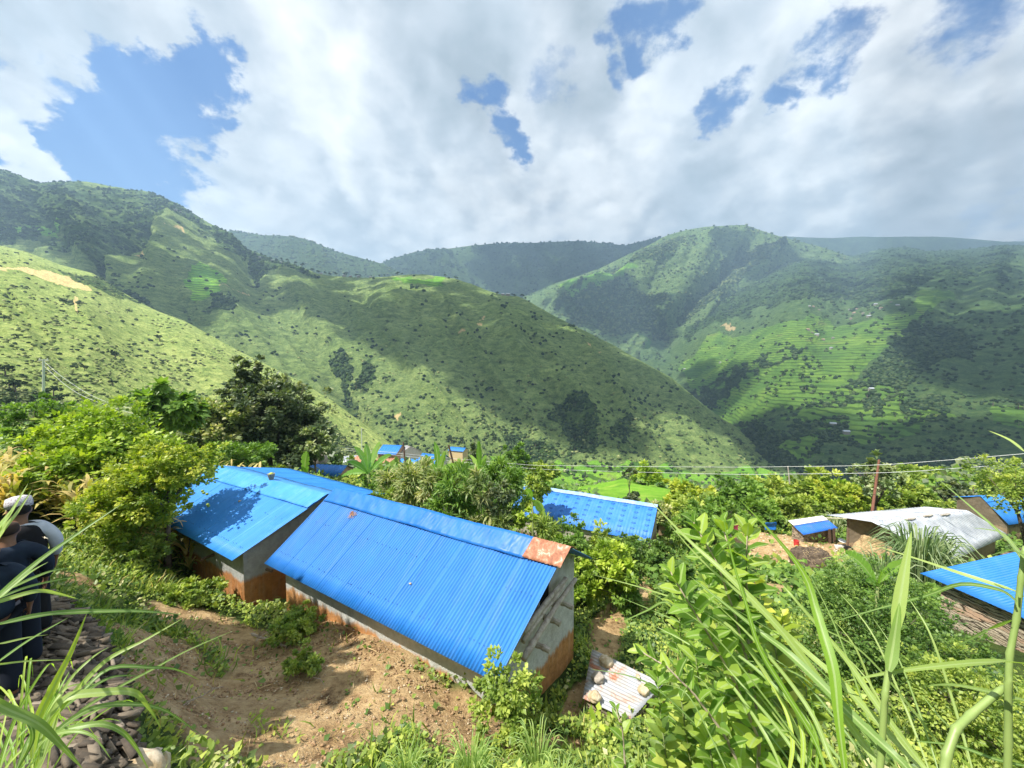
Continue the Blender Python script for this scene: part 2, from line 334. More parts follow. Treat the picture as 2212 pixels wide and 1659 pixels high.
# far back ridge (right), cloud-capped centre ridge, ridge behind the left shoulder
hill('far_hill',[(1500,512,3500),(1700,511,3500),(1750,513,3500),(1800,514,3500),(1860,511,3500),(1900,512,3500),(1960,511,3500),(2020,511,3500),(2060,513,3500),(2110,517,3500),(2170,522,3500),(2300,520,3500)],
     [(1500,640,3000),(2300,640,2900)],700,220,40,1500,2300,mD,.5,spur=(1,.2,50),forest=[[(0,0),(3000,0),(3000,2000),(0,2000)]])
hill('cloudy_hill',[(760,600,3060),(830,566,3060),(860,555,3060),(900,543,3060),(940,541,3060),(1000,533,3070),(1060,527,3080),(1150,524,3080),(1250,520,3080),(1350,530,3070),(1420,512,3070),(1500,520,3070)],
     [(760,780,2300),(1100,780,2200),(1500,780,2300)],800,380,120,760,1500,mD,1.0,creases=[([(1060,540),(1085,620),(1120,700)],22,-.03),([(940,560),(990,620),(1060,680)],25,.02),([(1240,560),(1180,640),(1150,700)],24,.02)],spur=(4,-.3,60),forest=[[(1000,500),(1500,500),(1400,600),(1220,640),(1100,600)],[(760,500),(960,540),(1000,640),(760,700)]])
hill('shoulder_hill',[(430,520,2600),(500,497,2600),(530,503,2600),(570,508,2600),(610,509,2600),(650,514,2600),(690,528,2500),(720,541,2500),(760,552,2500),(800,563,2500),(830,571,2400),(870,592,2300),(930,620,2200),(1000,650,2200)],
     [(430,760,1700),(1000,760,1700)],700,260,80,430,1000,mD,.6,spur=(2,-.4,50))
# peak at right centre
hill('peak_hill',[(1100,655,2500),(1160,628,2500),(1200,612,2500),(1250,596,2500),(1300,578,2500),(1360,548,2500),(1400,530,2500),(1440,508,2500),(1480,497,2500),(1520,491,2500),(1570,487,2500),(1610,486,2500),(1640,497,2500),(1700,515,2450),(1760,530,2450),(1830,552,2400),(1900,580,2350)],
     [(1100,860,1500),(1400,800,1700),(1900,800,1900)],1400,420,190,1100,1900,mE,1.0,
     creases=[([(1640,500),(1600,560),(1530,620),(1470,690),(1420,745)],16,-.035),([(1700,520),(1640,580),(1570,640),(1520,700)],20,.02),([(1480,500),(1400,580),(1300,620),(1180,640)],26,.02),([(1540,500),(1500,600),(1440,680)],20,.02)],
     forest=[[(1180,655),(1320,620),(1440,650),(1440,740),(1380,720),(1250,715)],[(1620,530),(1700,520),(1600,620),(1480,700),(1470,660)],[(1300,600),(1420,520),(1500,505),(1440,580)]],
     field=[[(1200,635),(1300,590),(1370,600),(1320,630),(1240,655)],[(1380,738),(1425,730),(1440,760),(1390,770)]],spur=(7,.6,70))
# terraced slope on the right
hill('terraced_hill',[(1380,735,2100),(1440,700,2300),(1520,650,2500),(1600,600,2600),(1680,560,2700),(1740,541,2800),(1790,552,2800),(1850,552,2800),(1900,538,2700),(1960,534,2700),(2000,542,2700),(2050,541,2600),(2110,536,2600),(2160,529,2500),(2212,530,2500),(2400,515,2400)],
     [(1380,800,1500),(1450,880,1100),(1560,960,700),(1700,1040,420),(2000,1090,330),(2400,1100,300)],1400,620,330,1380,2400,mG,.8,
     creases=[([(1440,760),(1500,800),(1560,900),(1640,960)],26,-.02),([(2090,660),(1960,740),(1850,820),(1700,900)],34,-.02),([(1960,540),(1900,640),(1800,690)],28,-.018),([(1700,560),(1620,640),(1560,700)],30,.02)],
     forest=[[(1700,540),(2212,530),(2180,600),(2050,600),(1960,640),(1880,650),(1760,640),(1560,700),(1480,745),(1500,700),(1640,600)],[(1440,870),(1560,800),(1700,760),(1740,775),(1600,830),(1560,880),(1480,900)],[(1980,690),(2060,700),(2120,760),(2030,780),(1960,830),(1900,900),(1800,880),(1740,890),(1840,830),(1900,780)],[(1540,930),(1600,900),(1700,940),(1760,900),(1830,915),(1830,960),(1720,1000),(1660,1010),(1600,960)],[(1780,1010),(1990,985),(2120,1005),(2212,1000),(2212,1040),(1700,1050)],[(1950,880),(2040,860),(2030,930),(1960,920)]],
     field=[[(1540,740),(1750,685),(1960,690),(1980,640),(2060,640),(1980,700),(1880,780),(1800,860),(1690,880),(1600,870),(1560,850),(1640,800),(1560,790),(1480,800)],[(1500,850),(1580,850),(1680,880),(1560,950),(1530,930)],[(1700,900),(1860,820),(1960,850),(1960,890),(2060,905),(1950,945),(1860,965),(1790,930)],[(1660,960),(1790,930),(1820,960),(1730,1000)],[(2110,890),(2212,890),(2212,930),(2150,930)],[(1490,790),(1600,770),(1560,830),(1470,820)]],
     bare=[[(1565,703),(1600,703),(1590,714),(1560,710)]],spur=(11,.5,110),fsoft=26)
# the long near ridge across the middle and the big left mountain
AT=[(-200,330,1750),(0,365,1700),(40,378,1700),(80,394,1680),(130,393,1650),(165,391,1640),(200,394,1620),(240,402,1600),(280,409,1580),(320,414,1560),(350,425,1540),(385,440,1520),(420,462,1480),(450,481,1450),(480,494,1420),(505,508,1400),(530,535,1380),(560,548,1340),(590,560,1320),(620,566,1290),(650,577,1260),(690,592,1230),(720,597,1200),(800,600,1160),(840,598,1140),(880,593,1120),(920,593,1100),(950,597,1080),(985,602,1060),(1020,614,1040),(1050,627,1020),(1080,636,1000),(1120,640,980),(1150,655,960),(1200,684,930),(1240,703,900),(1290,728,870),(1330,748,840),(1370,772,810),(1400,788,790),(1450,815,750),(1480,842,720),(1520,878,690),(1560,910,660),(1600,936,630),(1650,970,600),(1700,1002,570),(1760,1035,540)]
hill('long_hill',AT,[(-200,1040,330),(600,1050,330),(1200,1050,330),(1760,1050,330)],700,900,330,-200,1760,mA,1.0,
     creases=[([(312,499),(222,551),(208,600)],16,-.05),([(530,560),(545,640),(600,700),(700,800),(760,880),(780,950)],22,-.035),([(1150,740),(1200,850),(1260,960)],22,-.03),([(392,464),(350,520),(330,600)],34,.03),
      ([(1060,640),(1110,740),(1240,850),(1330,960)],24,.022),([(880,600),(800,700),(860,790),(1000,900),(1080,1000)],40,.02),([(640,590),(700,700),(820,830)],26,.016),([(1240,700),(1340,820),(1480,960)],30,.016),([(960,660),(1000,760),(1110,880)],16,-.014),([(120,400),(180,480),(200,560)],30,.02)],
     forest=[[(-200,300),(130,393),(350,420),(500,500),(535,540),(500,560),(420,480),(370,470),(312,505),(230,560),(210,590),(180,560),(60,520),(-200,500)],[(490,490),(560,545),(700,590),(690,605),(600,590),(530,600)],[(715,770),(740,770),(765,870),(755,930),(720,820)],[(800,780),(830,800),(800,850),(770,830)],[(1195,870),(1250,860),(1290,920),(1270,990),(1230,960),(1190,900)],[(1340,900),(1380,930),(1360,970),(1330,960)],[(460,640),(510,660),(490,690),(450,670)],[(1100,940),(1180,950),(1220,1000),(1100,1000)],[(640,900),(740,930),(780,980),(600,990)],[(200,590),(320,680),(300,640)]],
     field=[[(390,590),(440,580),(500,610),(470,650),(410,650)],[(830,600),(960,600),(940,615),(840,610)],[(60,480),(140,490),(130,520),(50,510)],[(1060,1000),(1700,1020),(1700,1060),(1060,1060)]],
     bare=[[(365,516),(385,512),(400,520)],[(990,706),(1008,708),(1004,726)],[(1045,692),(1054,692),(1052,700)],[(1300,732),(1340,730),(1340,738)],[(1260,745),(1290,745),(1280,760)],[(850,905),(868,900),(860,915)],[(275,545),(300,545),(295,555)],[(470,634),(530,627),(530,630)]],
     spur=(3,-.7,80),fsoft=24)
hill('scrub_hill',[(-200,500,640),(0,530,620),(60,545,600),(100,560,590),(130,572,580),(200,590,560),(260,628,540),(300,652,520),(340,672,505),(400,694,480),(450,722,460),(530,765,430),(580,790,410),(650,825,380),(720,870,350),(780,920,320),(830,965,290),(880,1010,260)],
     [(-200,960,85),(0,960,90),(300,980,130),(600,1010,170),(880,1060,220)],400,620,300,-200,880,mB,.9,
     creases=[([(190,600),(330,700),(470,830),(560,930)],40,.012),([(0,650),(120,760),(200,850)],30,-.012)],
     forest=[[(560,880),(700,900),(800,1000),(560,990)],[(-200,830),(60,830),(140,870),(0,900),(-200,900)],[(120,650),(190,655),(180,670)],[(100,575),(130,590),(230,600),(300,655),(180,620)]],
     bare=[[(10,587),(100,590),(150,597),(200,632),(150,628),(100,610),(60,596),(10,594)],[(170,650),(178,652),(180,680),(172,680)]],spur=(5,-.8,120),fsoft=8)
# ---------------------------------------------------------------- clouds that throw the moving shade on the hills
def surf(hn,px,py):
    PX,PY,V,*_=HM[hn]; i=np.argmin((PX-px)**2+(PY-py)**2); return Vector(V.reshape(-1,3)[i])
ICO=None
def ico(sub):
    import bmesh
    bm=bmesh.new(); bmesh.ops.create_icosphere(bm,subdivisions=sub,radius=1); v=np.array([x.co[:] for x in bm.verts]); f=np.array([[y.index for y in x.verts] for x in bm.faces]); bm.free(); return v,f
m_cl,t,b=newmat('cloud_vapour'); b.inputs['Base Color'].default_value=(.95,.95,.95,1); b.inputs['Roughness'].default_value=1
tr=t.new('ShaderNodeBsdfTransparent'); mx=t.new('ShaderNodeMixShader'); t.l.new(b.outputs[0],mx.inputs[1]); t.l.new(tr.outputs[0],mx.inputs[2]); mx.inputs[0].default_value=.42
t.l.new(mx.outputs[0],t.n['Material Output'].inputs[0])
def cloud(hn,polys,H,rad,n,seed,holes=()):
    rs=np.random.RandomState(seed); PX,PY,V,*_=HM[hn]; ok=np.zeros(PX.shape,bool)
    for pg in polys: ok|=inpoly(PX,PY,pg)
    for (cx,cy,rx,ry) in holes: ok&=((PX-cx)/rx)**2+((PY-cy)/ry)**2>1
    pts=V[ok]; pts=pts[rs.choice(len(pts),n)]
    q=(H-pts[:,2])/S.z; c=pts+np.array(S)[None]*q[:,None]; c[:,2]+=rs.rand(n)*rad*.5
    v,f=ico(1); Vs=[];Fs=[]
    for i in range(n):
        r=rad*(.6+.6*rs.rand()); Vs.append(v*r*np.array([1,1,.6])*(1+.3*(rs.rand(len(v),1)-.5))+c[i]); Fs.append(f+i*len(v))
    o=mesh('cloud',np.concatenate(Vs),np.concatenate(Fs),m_cl,smooth=True); tag(o,kind='structure')
cloud('long_hill',[[(-200,330),(130,380),(400,450),(560,548),(900,592),(1100,636),(1290,725),(1520,880),(1530,930),(1470,890),(1380,860),(1310,890),(1300,950),(1220,930),(1110,890),(1000,830),(900,780),(800,745),(700,690),(640,670),(560,660),(520,650),(440,690),(380,690),(300,640),(200,590),(0,510),(-200,480)]],1500,42,620,1,holes=[(450,615,75,32)])
cloud('peak_hill',[[(1170,655),(1320,612),(1430,660),(1430,735),(1300,730)],[(1560,500),(1640,520),(1600,560),(1540,540)],[(1640,540),(1700,530),(1640,620),(1590,650)]],2700,75,130,2)
cloud('terraced_hill',[[(1900,640),(2000,560),(2212,540),(2300,700),(2250,860),(2040,830)],[(1480,780),(1560,800),(1600,860),(1520,900)],[(1760,560),(1900,545),(2000,560),(1850,640),(1700,640)],[(1560,940),(1750,900),(1800,980),(1960,960),(2212,940),(2212,1040),(1700,1030)]],2400,60,330,3)
cloud('cloudy_hill',[[(1040,520),(1500,510),(1360,590),(1200,650),(1100,640),(1030,590)]],3300,100,90,4)
# ---------------------------------------------------------------- haze
m,t,b=newmat('haze_air'); t.n.remove(b); pv=t.new('ShaderNodeVolumePrincipled'); pv.inputs['Color'].default_value=(.50,.74,1,1); pv.inputs['Density'].default_value=.00023; pv.inputs['Anisotropy'].default_value=.2
t.l.new(pv.outputs[0],t.n['Material Output'].inputs['Volume'])
mb=MB(); mb.box((0,1500,350),(4600,0,0),(0,3400,0),(0,0,930)); hz=mb.build('haze',m); tag(hz,kind='stuff')
# ---------------------------------------------------------------- building materials
def blue_metal(name,c1,c2,rough=.38,streak=.25,dirt=.0,dirtc=(.4,.4,.4)):
    m,t,b=newmat(name); p=t.new('ShaderNodeTexCoord').outputs['Object']
    n=t.noise(p,1.6,6,.6); c=t.mix(t.mr(n,.35,.65),c1,c2)
    if dirt: c=t.mix(t.mr(t.noise(p,3.5,7,.7),.52,.7,0,dirt),c,dirtc)
    cx=t.new('ShaderNodeCombineXYZ'); sz=t.new('ShaderNodeSeparateXYZ'); t.l.new(p,sz.inputs[0]); t.put(cx.inputs[0],t.math('MULTIPLY',t.vmath('DOT_PRODUCT',p,(.857,-.515,0)),9.0)); t.put(cx.inputs[1],t.math('MULTIPLY',sz.outputs[2],.9))
    st=t.noise(cx.outputs[0],1.0,5,.65); c=t.mix(t.mr(st,.52,.68,0,streak*1.5),c,t.vmath('MULTIPLY',c,(.45,.62,.72))); c=t.mix(t.mr(t.noise(cx.outputs[0],.45,4,.6),.55,.72,0,streak),c,t.vmath('ADD',c,(.10,.10,.07)))
    t.put(b.inputs['Base Color'],c); t.put(b.inputs['Roughness'],t.mr(n,.3,.7,rough-.06,rough+.14)); b.inputs['Specular IOR Level'].default_value=.28
    return m
m_blue=blue_metal('blue_painted_metal',(.018,.155,.47),(.032,.19,.56),.5,dirt=.22,dirtc=(.07,.21,.56))
m_blue2=blue_metal('light_blue_painted_metal',(.03,.215,.60),(.045,.26,.68),.5,dirt=.3,dirtc=(.10,.33,.68))
m_blue3=blue_metal('mid_blue_metal',(.035,.18,.58),(.055,.22,.64),.5,dirt=.2,dirtc=(.2,.36,.7))
m_tarp=blue_metal('blue_tarpaulin',(.012,.125,.44),(.02,.16,.52),.4,dirt=.12,dirtc=(.10,.28,.65))
m_tarp2=blue_metal('pale_blue_tarpaulin',(.05,.24,.64),(.07,.30,.72),.3,dirt=.3,dirtc=(.22,.45,.8))
m_pale=blue_metal('pale_ridge_sheet',(.22,.36,.62),(.32,.45,.68),.45)
m_silver=blue_metal('bare_zinc_sheet',(.40,.42,.46),(.60,.61,.64),.42,dirt=.8,dirtc=(.34,.35,.41)); m_silver.node_tree.nodes['Principled BSDF'].inputs['Metallic'].default_value=.25
m,t,b=newmat('rusty_zinc'); p=t.new('ShaderNodeTexCoord').outputs['Object']; n=t.noise(p,2.2,7,.7,.5)
t.put(b.inputs['Base Color'],t.ramp(n,[(.42,(.33,.34,.36)),(.54,(.33,.30,.27)),(.6,(.36,.14,.07)),(.75,(.26,.09,.045))])); b.inputs['Roughness'].default_value=.55; m_rusty=m
m,t,b=newmat('rust_sheet'); p=t.new('ShaderNodeTexCoord').outputs['Object']; n=t.noise(p,5,8,.7,.8)
t.put(b.inputs['Base Color'],t.ramp(n,[(.30,(.16,.055,.03)),(.46,(.34,.13,.065)),(.56,(.44,.22,.13)),(.66,(.62,.52,.44))])); b.inputs['Roughness'].default_value=.7; m_rust=m
def mudwall(name,zb,upper,lower,amp=.35,zt=None):
    m,t,b=newmat(name); p=pos(t); sp_=t.new('ShaderNodeSeparateXYZ'); t.l.new(p,sp_.inputs[0])
    q=t.vmath('MULTIPLY',p,(1,1,.25)); n=t.noise(q,2.2,7,.65); nn=t.noise(p,6,8,.7); st=t.noise(t.vmath('MULTIPLY',p,(1,1,.12)),9,4,.6)
    zb=t.mr(sp_.outputs[0],-1.2,.6,zb,zb-.45) if name=='limewashed_mud_wall' else zb
    e=t.math('ADD',t.math('SUBTRACT',sp_.outputs[2],zb),t.math('MULTIPLY',t.math('SUBTRACT',n,.5),-amp*2)); e=t.math('ADD',e,t.math('MULTIPLY',t.math('SUBTRACT',st,.5),-.25))
    up=t.mix(t.mr(nn,.35,.65),tuple(x*.72 for x in upper),upper); up=t.mix(t.mr(t.noise(p,1.1,5,.6),.5,.75,0,.5),up,(.30,.25,.17))
    lo=t.mix(t.mr(nn,.35,.65),tuple(x*.65 for x in lower),lower); lo=t.mix(t.mr(st,.5,.7,0,.3),lo,(.5,.38,.25))
    t.put(b.inputs['Base Color'],t.mix(t.mr(e,-.05,.06),lo,up)); b.inputs['Roughness'].default_value=.95; b.inputs['Specular IOR Level'].default_value=.1
    t.put(b.inputs['Normal'],t.bump(t.math('ADD',nn,t.math('MULTIPLY',t.noise(p,28,5,.7),.5)),.7,.035)); return m
m_wall1=mudwall('limewashed_mud_wall',-6.2,(.58,.59,.55),(.56,.27,.10))
m_wall2=mudwall('limewashed_mud_wall_rust_base',-6.12,(.40,.40,.38),(.50,.22,.08),.12)
m_wall3=mudwall('pale_mud_wall',-11.3,(.50,.46,.38),(.40,.28,.17))
m_dung=mudwall('brown_mud_wall',-13.0,(.20,.16,.11),(.36,.26,.16),.2)
def stonewall(name,c1,c2,c3,sc_=(1.2,1.2,6.5),scale=2.2):
    m,t,b=newmat(name); p=pos(t); q=t.vmath('MULTIPLY',t.vmath('ADD',p,t.vmath('SCALE',t.noise(p,2.5,4,.6,color=True),sc_=.22)),sc_)
    v=t.new('ShaderNodeTexVoronoi',feature='F1'); t.put(v.inputs[0],q); v.inputs['Scale'].default_value=scale
    ve=t.new('ShaderNodeTexVoronoi',feature='DISTANCE_TO_EDGE'); t.put(ve.inputs[0],q); ve.inputs['Scale'].default_value=scale
    sp_=t.new('ShaderNodeSeparateXYZ'); t.l.new(v.outputs['Color'],sp_.inputs[0])
    c=t.ramp(sp_.outputs[0],[(0,c1),(.5,c2),(1,c3)]); c=t.mix(t.mr(t.noise(p,7,6,.7),.4,.7,0,.4),c,(.2,.16,.12))
    edge=t.mr(ve.outputs['Distance'],.0,.10)
    c=t.mix(edge,(.035,.028,.02),c); t.put(b.inputs['Base Color'],c); b.inputs['Roughness'].default_value=.95; b.inputs['Specular IOR Level'].default_value=.15
    t.put(b.inputs['Normal'],t.bump(t.math('ADD',t.math('MULTIPLY',edge,1.0),t.math('MULTIPLY',t.noise(p,14,6,.7),.7)),1,.05)); return m
m_stone=stonewall('dry_stone',(.30,.24,.17),(.42,.35,.26),(.50,.38,.26))
def simple(name,c,rough=.8,nz=0,scale=4,c2=None,metal=0,spec=.3,bumpd=0):
    m,t,b=newmat(name); p=t.new('ShaderNodeTexCoord').outputs['Object']
    if c2 is not None: t.put(b.inputs['Base Color'],t.mix(t.mr(t.noise(p,scale,6,.65),.38,.62),c,c2))
    else: b.inputs['Base Color'].default_value=(*c,1)
    b.inputs['Roughness'].default_value=rough; b.inputs['Metallic'].default_value=metal; b.inputs['Specular IOR Level'].default_value=spec
    if bumpd: t.put(b.inputs['Normal'],t.bump(t.noise(p,scale*3,6,.7),.7,bumpd))
    return m
m_trail=simple('trail_stone',(.085,.068,.052),.95,c2=(.24,.19,.135),scale=9,bumpd=.012)
m_wood=simple('weathered_wood',(.33,.28,.23),.9,c2=(.52,.47,.41),scale=9,bumpd=.01)
m_darkwood=simple('dark_wood',(.10,.065,.045),.85,c2=(.2,.13,.09),scale=12)
m_black=simple('opening_shade_panel',(.012,.010,.009),.9)  # near-black colour stands for the unlit inside of the window
m_screw=simple('screw_head',(.03,.08,.25),.4,metal=.4)
# ---------------------------------------------------------------- building builders
def corr(name,A,B,C,D,m,parent,pitch=.076,amp=.012,rows=8,waves=True,thick=.004,sheet=None,warp=.012):
    """corrugated slope: A eave left, B eave right, C ridge right, D ridge left"""
    A,B,C,D=[np.array(q,float) for q in(A,B,C,D)]; L=np.linalg.norm(B-A); n=max(8,int(L/pitch)); per=6 if waves else 1
    s=np.linspace(0,1,n*per+1)[None,:,None]; tt=np.linspace(0,1,rows+1)[:,None,None]
    V=(A*(1-s)+B*s)*(1-tt)+(D*(1-s)+C*s)*tt
    nr=np.cross(B-A,D-A); nr/=np.linalg.norm(nr); nr=nr if nr[2]>0 else -nr
    h=amp*np.sin(2*np.pi*s[...,0]*n) if waves else amp*(np.abs((s[...,0]*n)%1-.5)<.12)
    h=h+0*tt[...,0]
    h=h+fbm(s[...,0]*L*.7,tt[...,0]*3,0*s[...,0]+A[0],3)*warp
    if sheet: # overlapping sheets: one edge of every sheet stands a little proud
        k=(s[...,0]*L/sheet)%1; h=h+.008*(k<.06)+ (fbm(np.floor(s[...,0]*L/sheet)*1.7,0*tt[...,0],0*tt[...,0]+4,1))*.007
    V=V+nr*h[...,None]
    o=mesh(name,V,gridfaces(rows+1,n*per+1),m,parent,smooth=True)
    md=o.modifiers.new('thickness','SOLIDIFY'); md.thickness=thick; md.offset=-1
    return o
def strip_wall(mb,p,q,zb,topf,nx=24,nz=16,rough=.05,seed=0):
    p=np.array(p[:2],float); q=np.array(q[:2],float); L=np.linalg.norm(q-p); nx=max(4,min(60,int(L/.12))); s=np.linspace(0,1,nx+1)
    d=(q-p)/L; nrm=np.array([d[1],-d[0]]); top=np.array([topf(x) for x in s]); k=np.linspace(0,1,nz+1)
    V=np.zeros((nz+1,nx+1,3)); V[...,0]=p[0]+(q-p)[0]*s; V[...,1]=p[1]+(q-p)[1]*s; V[...,2]=zb+(top-zb)*k[:,None]
    dd=fbm(V[...,0]*1.6,V[...,1]*1.6,V[...,2]*1.6+seed,4)*rough*(s*(1-s)*40).clip(0,1); V[...,0]+=nrm[0]*dd; V[...,1]+=nrm[1]*dd
    mb.add(V.reshape(-1,3),[tuple(r) for r in gridfaces(nz+1,nx+1)])
def house(name,label,A,B,C,D,G,H,base,wm,rm,fi=.18,si=.045,bi=.12,pitch=.076,amp=.013,waves=True,capm=None,cap=.17,group=None,sheet=.76,rows=8,cat='house',back=True,caps=(0,1),rough=.05,sir=None):
    A,B,C,D,G,H=[Vector(q) for q in(A,B,C,D,G,H)]
    root=empty(name,((A.x+G.x)/2,(A.y+G.y)/2,base),label,cat,group); sir=si if sir is None else sir
    fr=lambda s,t_: (A.lerp(B,s)).lerp(D.lerp(C,s),t_); bk=lambda s,t_: (H.lerp(G,s)).lerp(D.lerp(C,s),t_)
    corr('roof_slope',A,B,C,D,rm,root,pitch,amp,rows,waves,sheet=sheet)
    if back: corr('roof_slope',G,H,D,C,rm,root,pitch,amp,rows,waves,sheet=sheet)
    fl,frr,bl,br=fr(si,fi),fr(1-sir,fi),bk(si,bi),bk(1-sir,bi); rl,rrr=fr(si,1),fr(1-sir,1)
    mb=MB(); dz=.035
    strip_wall(mb,fl,frr,base,lambda s:fl.z+(frr.z-fl.z)*s-dz,rough=rough)
    strip_wall(mb,br,bl,base,lambda s:br.z+(bl.z-br.z)*s-dz,rough=rough)
    def gab(a,c_,r_): 
        L=(c_.xy-a.xy).length; k=(r_.xy-a.xy).length/max(L,.01)
        return lambda s:(a.z+(r_.z-a.z)*s/k if s<k else r_.z+(c_.z-r_.z)*(s-k)/max(1-k,.01))-dz
    strip_wall(mb,frr,br,base,gab(frr,br,rrr),rough=rough); strip_wall(mb,bl,fl,base,gab(bl,fl,rl),rough=rough)
    mb.build('wall',wm,root)
    if capm:
        a0,a1=caps; nx=300; V=[]; off=.03
        nf=(B-A).cross(D-A).normalized(); nf=nf if nf.z>0 else -nf; nb=(H-G).cross(C-G).normalized(); nb=nb if nb.z>0 else -nb
        ks=[(0,1-cap),(0,1-cap*.85),(0,1-cap*.7),(0,1-cap*.55),(0,1-cap*.4),(0,1-cap*.25),(0,1-cap*.1),(0,1),(1,1-cap*.2),(1,1-cap*.5),(1,1-cap)]
        for i in range(nx+1):
            s=a0+(a1-a0)*i/nx
            for side,t_ in ks:
                p=(fr if side==0 else bk)(s,t_)+(nf if side==0 else nb)*off; p=p+(nf)*(float(fbm(s*60+t_*22,t_*9,side*5.,3))*.020+.010*abs(float(fbm(s*150+t_*60,t_*16,3.,2))))+Vector((0,0,float(fbm(s*6,t_*0.,2.,2))*.03))
                V.append(p)
        nk=len(ks); fc=[(i*nk+k,i*nk+k+1,(i+1)*nk+k+1,(i+1)*nk+k) for i in range(nx) for k in range(nk-1)]
        o=mesh('ridge_cap',V,fc,capm,root,smooth=True); md=o.modifiers.new('thickness','SOLIDIFY'); md.thickness=.004
    return root,fr,bk
E=Vector((.857,-.515,0))
# main house -------------------------------------------------------------
mh,fr,bk=house('village_house','long blue corrugated roof house nearest the camera with a rusty patch on its ridge',(-6.81,10.32,-5.5),(-.264,6.36,-5.5),(1.17,7.91,-3.85),(-5.46,11.76,-3.85),(2.0,9.3,-4.85),(-4.6,13.1,-4.85),-8.2,m_wall1,m_blue,
   fi=.17,si=.045,bi=.10,capm=m_tarp,cap=.19,caps=(0,.903),sir=.055)
# rust sheet on ridge
V=[];nk=11;nx=26
for i in range(nx+1):
    s=.897+.116*i/nx
    for k in range(nk):
        q=k/(nk-1); side=0 if q<.62 else 1; t_=(1-.185*(1-q/.62)) if side==0 else 1-.2*(q-.62)/.38
        p=(fr if side==0 else bk)(s,t_)+Vector((-.2,-.4,.9))*(.05+.015*math.sin(i*2.2)+.02*float(fbm(i*.5,k*.5,1.,3)))
        V.append(p)
o=mesh('rusty_ridge_sheet',V,[(i*nk+k,i*nk+k+1,(i+1)*nk+k+1,(i+1)*nk+k) for i in range(nx) for k in range(nk-1)],m_rust,mh,smooth=True); o['label']='rusty bent sheet capping the ridge end'
md=o.modifiers.new('thickness','SOLIDIFY'); md.thickness=.006
# screws in rows
mb=MB(); rs=random.Random(3)
for t_ in (.16,.62,.9):
    for i in range(64):
        if rs.random()<.4: continue
        p=fr(.01+.98*i/64+rs.uniform(-.003,.003),t_*.88+.02+rs.uniform(-.006,.006))+Vector((-.2,-.35,.8))*.018
        mb.box(p,(.007,0,0),(0,.007,0),(0,0,.006))
o=mb.build('roof_screws',m_screw,mh); o['kind']='stuff'
W0=fr(.945,.17); Wd=(bk(.945,.10)-W0); Wd.z=0; Wd.normalize()
def gw(wd,z,out=0): p=W0+Wd*wd; return Vector((p.x,p.y,z))+E*out
# gable window
mb=MB()
for a_,b_,z_ in ((1.48,-4.94,0),(1.92,-4.94,0)): mb.box(gw(a_,b_,.02),Wd*.035,E*.05,(0,0,.44))
for z_ in (-4.52,-5.36): mb.box(gw(1.70,z_,.02),Wd*.185,E*.05,(0,0,.035))
wf=mb.build('window',m_wood,mh)
mb=MB(); mb.box(gw(1.70,-4.94,.035),Wd*.185,E*.018,(0,0,.39)); mb.build('opening_shade_panel',m_black,wf)  # solid black slab on the wall, painted as the opening's inner shade
for wd,z_,ln in ((2.32,-5.5,.42),(1.79,-5.6,.40),(1.26,-5.86,.46),(1.9,-5.3,.22)):
    mb=MB(); p0,p1=gw(wd,z_,-.1),gw(wd,z_-.03,ln); n=8
    mb.tube([p0.lerp(p1,i/n)+Vector((0,0,.006*math.sin(i*1.1+wd))) for i in range(n+1)],[.062+.008*math.sin(i*2.3+wd*5) for i in range(n+1)],8)
    mb.build('beam',m_wood,mh)
for i,(w0,z0,w1,z1,ra,o0,o1,lab) in enumerate([(.61,-5.2,2.39,-4.95,.062,.26,.22,'grey weathered log uppermost of the bundle resting on the gable beams'),(.50,-5.66,2.72,-5.06,.066,.33,.27,'longest grey log with a pale cut end sticking out lowest on the gable beams'),
      (.62,-5.42,2.3,-5.02,.055,.24,.20,'grey log half hidden under the others on the gable beams'),(.75,-5.34,2.5,-5.0,.05,.12,.12,'thin dark log tight against the gable wall')]):
    p0,p1=gw(w0,z0,o0),gw(w1,z1,o1); mb=MB(); n=12
    mb.tube([p0.lerp(p1,k/n)+Vector((0,0,.035*math.sin(k/n*3.1+i)))+E*.012*math.sin(k*.5+i) for k in range(n+1)],[ra*(1-.22*k/n)+.003*math.sin(k*1.3+i) for k in range(n+1)],9)
    o=mb.build('log',m_wood,None,True,loc=tuple(p0)); tag(o,lab,'log','logs stored on the gable beams')
# straw wisp on main roof
def wisp(name,c,n,r,m,label,cat,seed,nrm=Vector((-.3,-.5,.8)),ln=.12,kind=None,thick=.004):
    rs=random.Random(seed); mb=MB(); nrm=nrm.normalized(); a=nrm.cross(Vector((0,0,1))).normalized(); b_=nrm.cross(a)
    for i in range(n):
        th=rs.uniform(0,6.28); q=r*rs.random()**.6; p=Vector(c)+a*math.cos(th)*q*1.5+b_*math.sin(th)*q+nrm*rs.uniform(.005,.03)
        d=(a*rs.uniform(-1,1)+b_*rs.uniform(-1,1)+nrm*rs.uniform(-.1,.25)).normalized()*ln*rs.uniform(.4,1)
        mb.tube([p-d*.5,p+nrm*.01,p+d*.5],[thick]*3,3,False)
    o=mb.build(name,m,None,loc=tuple(c)); tag(o,label,cat,kind=kind); return o
m_straw=simple('dry_straw',(.50,.34,.15),.9,c2=(.62,.48,.26))
m_rstraw=simple('brown_straw',(.42,.20,.09),.9,c2=(.55,.33,.16))
wisp('straw_tuft',fr(.20,.74)+Vector((0,0,.03)),60,.10,m_rstraw,'little tuft of brown straw lying on the nearest blue roof','straw',4,ln=.11)
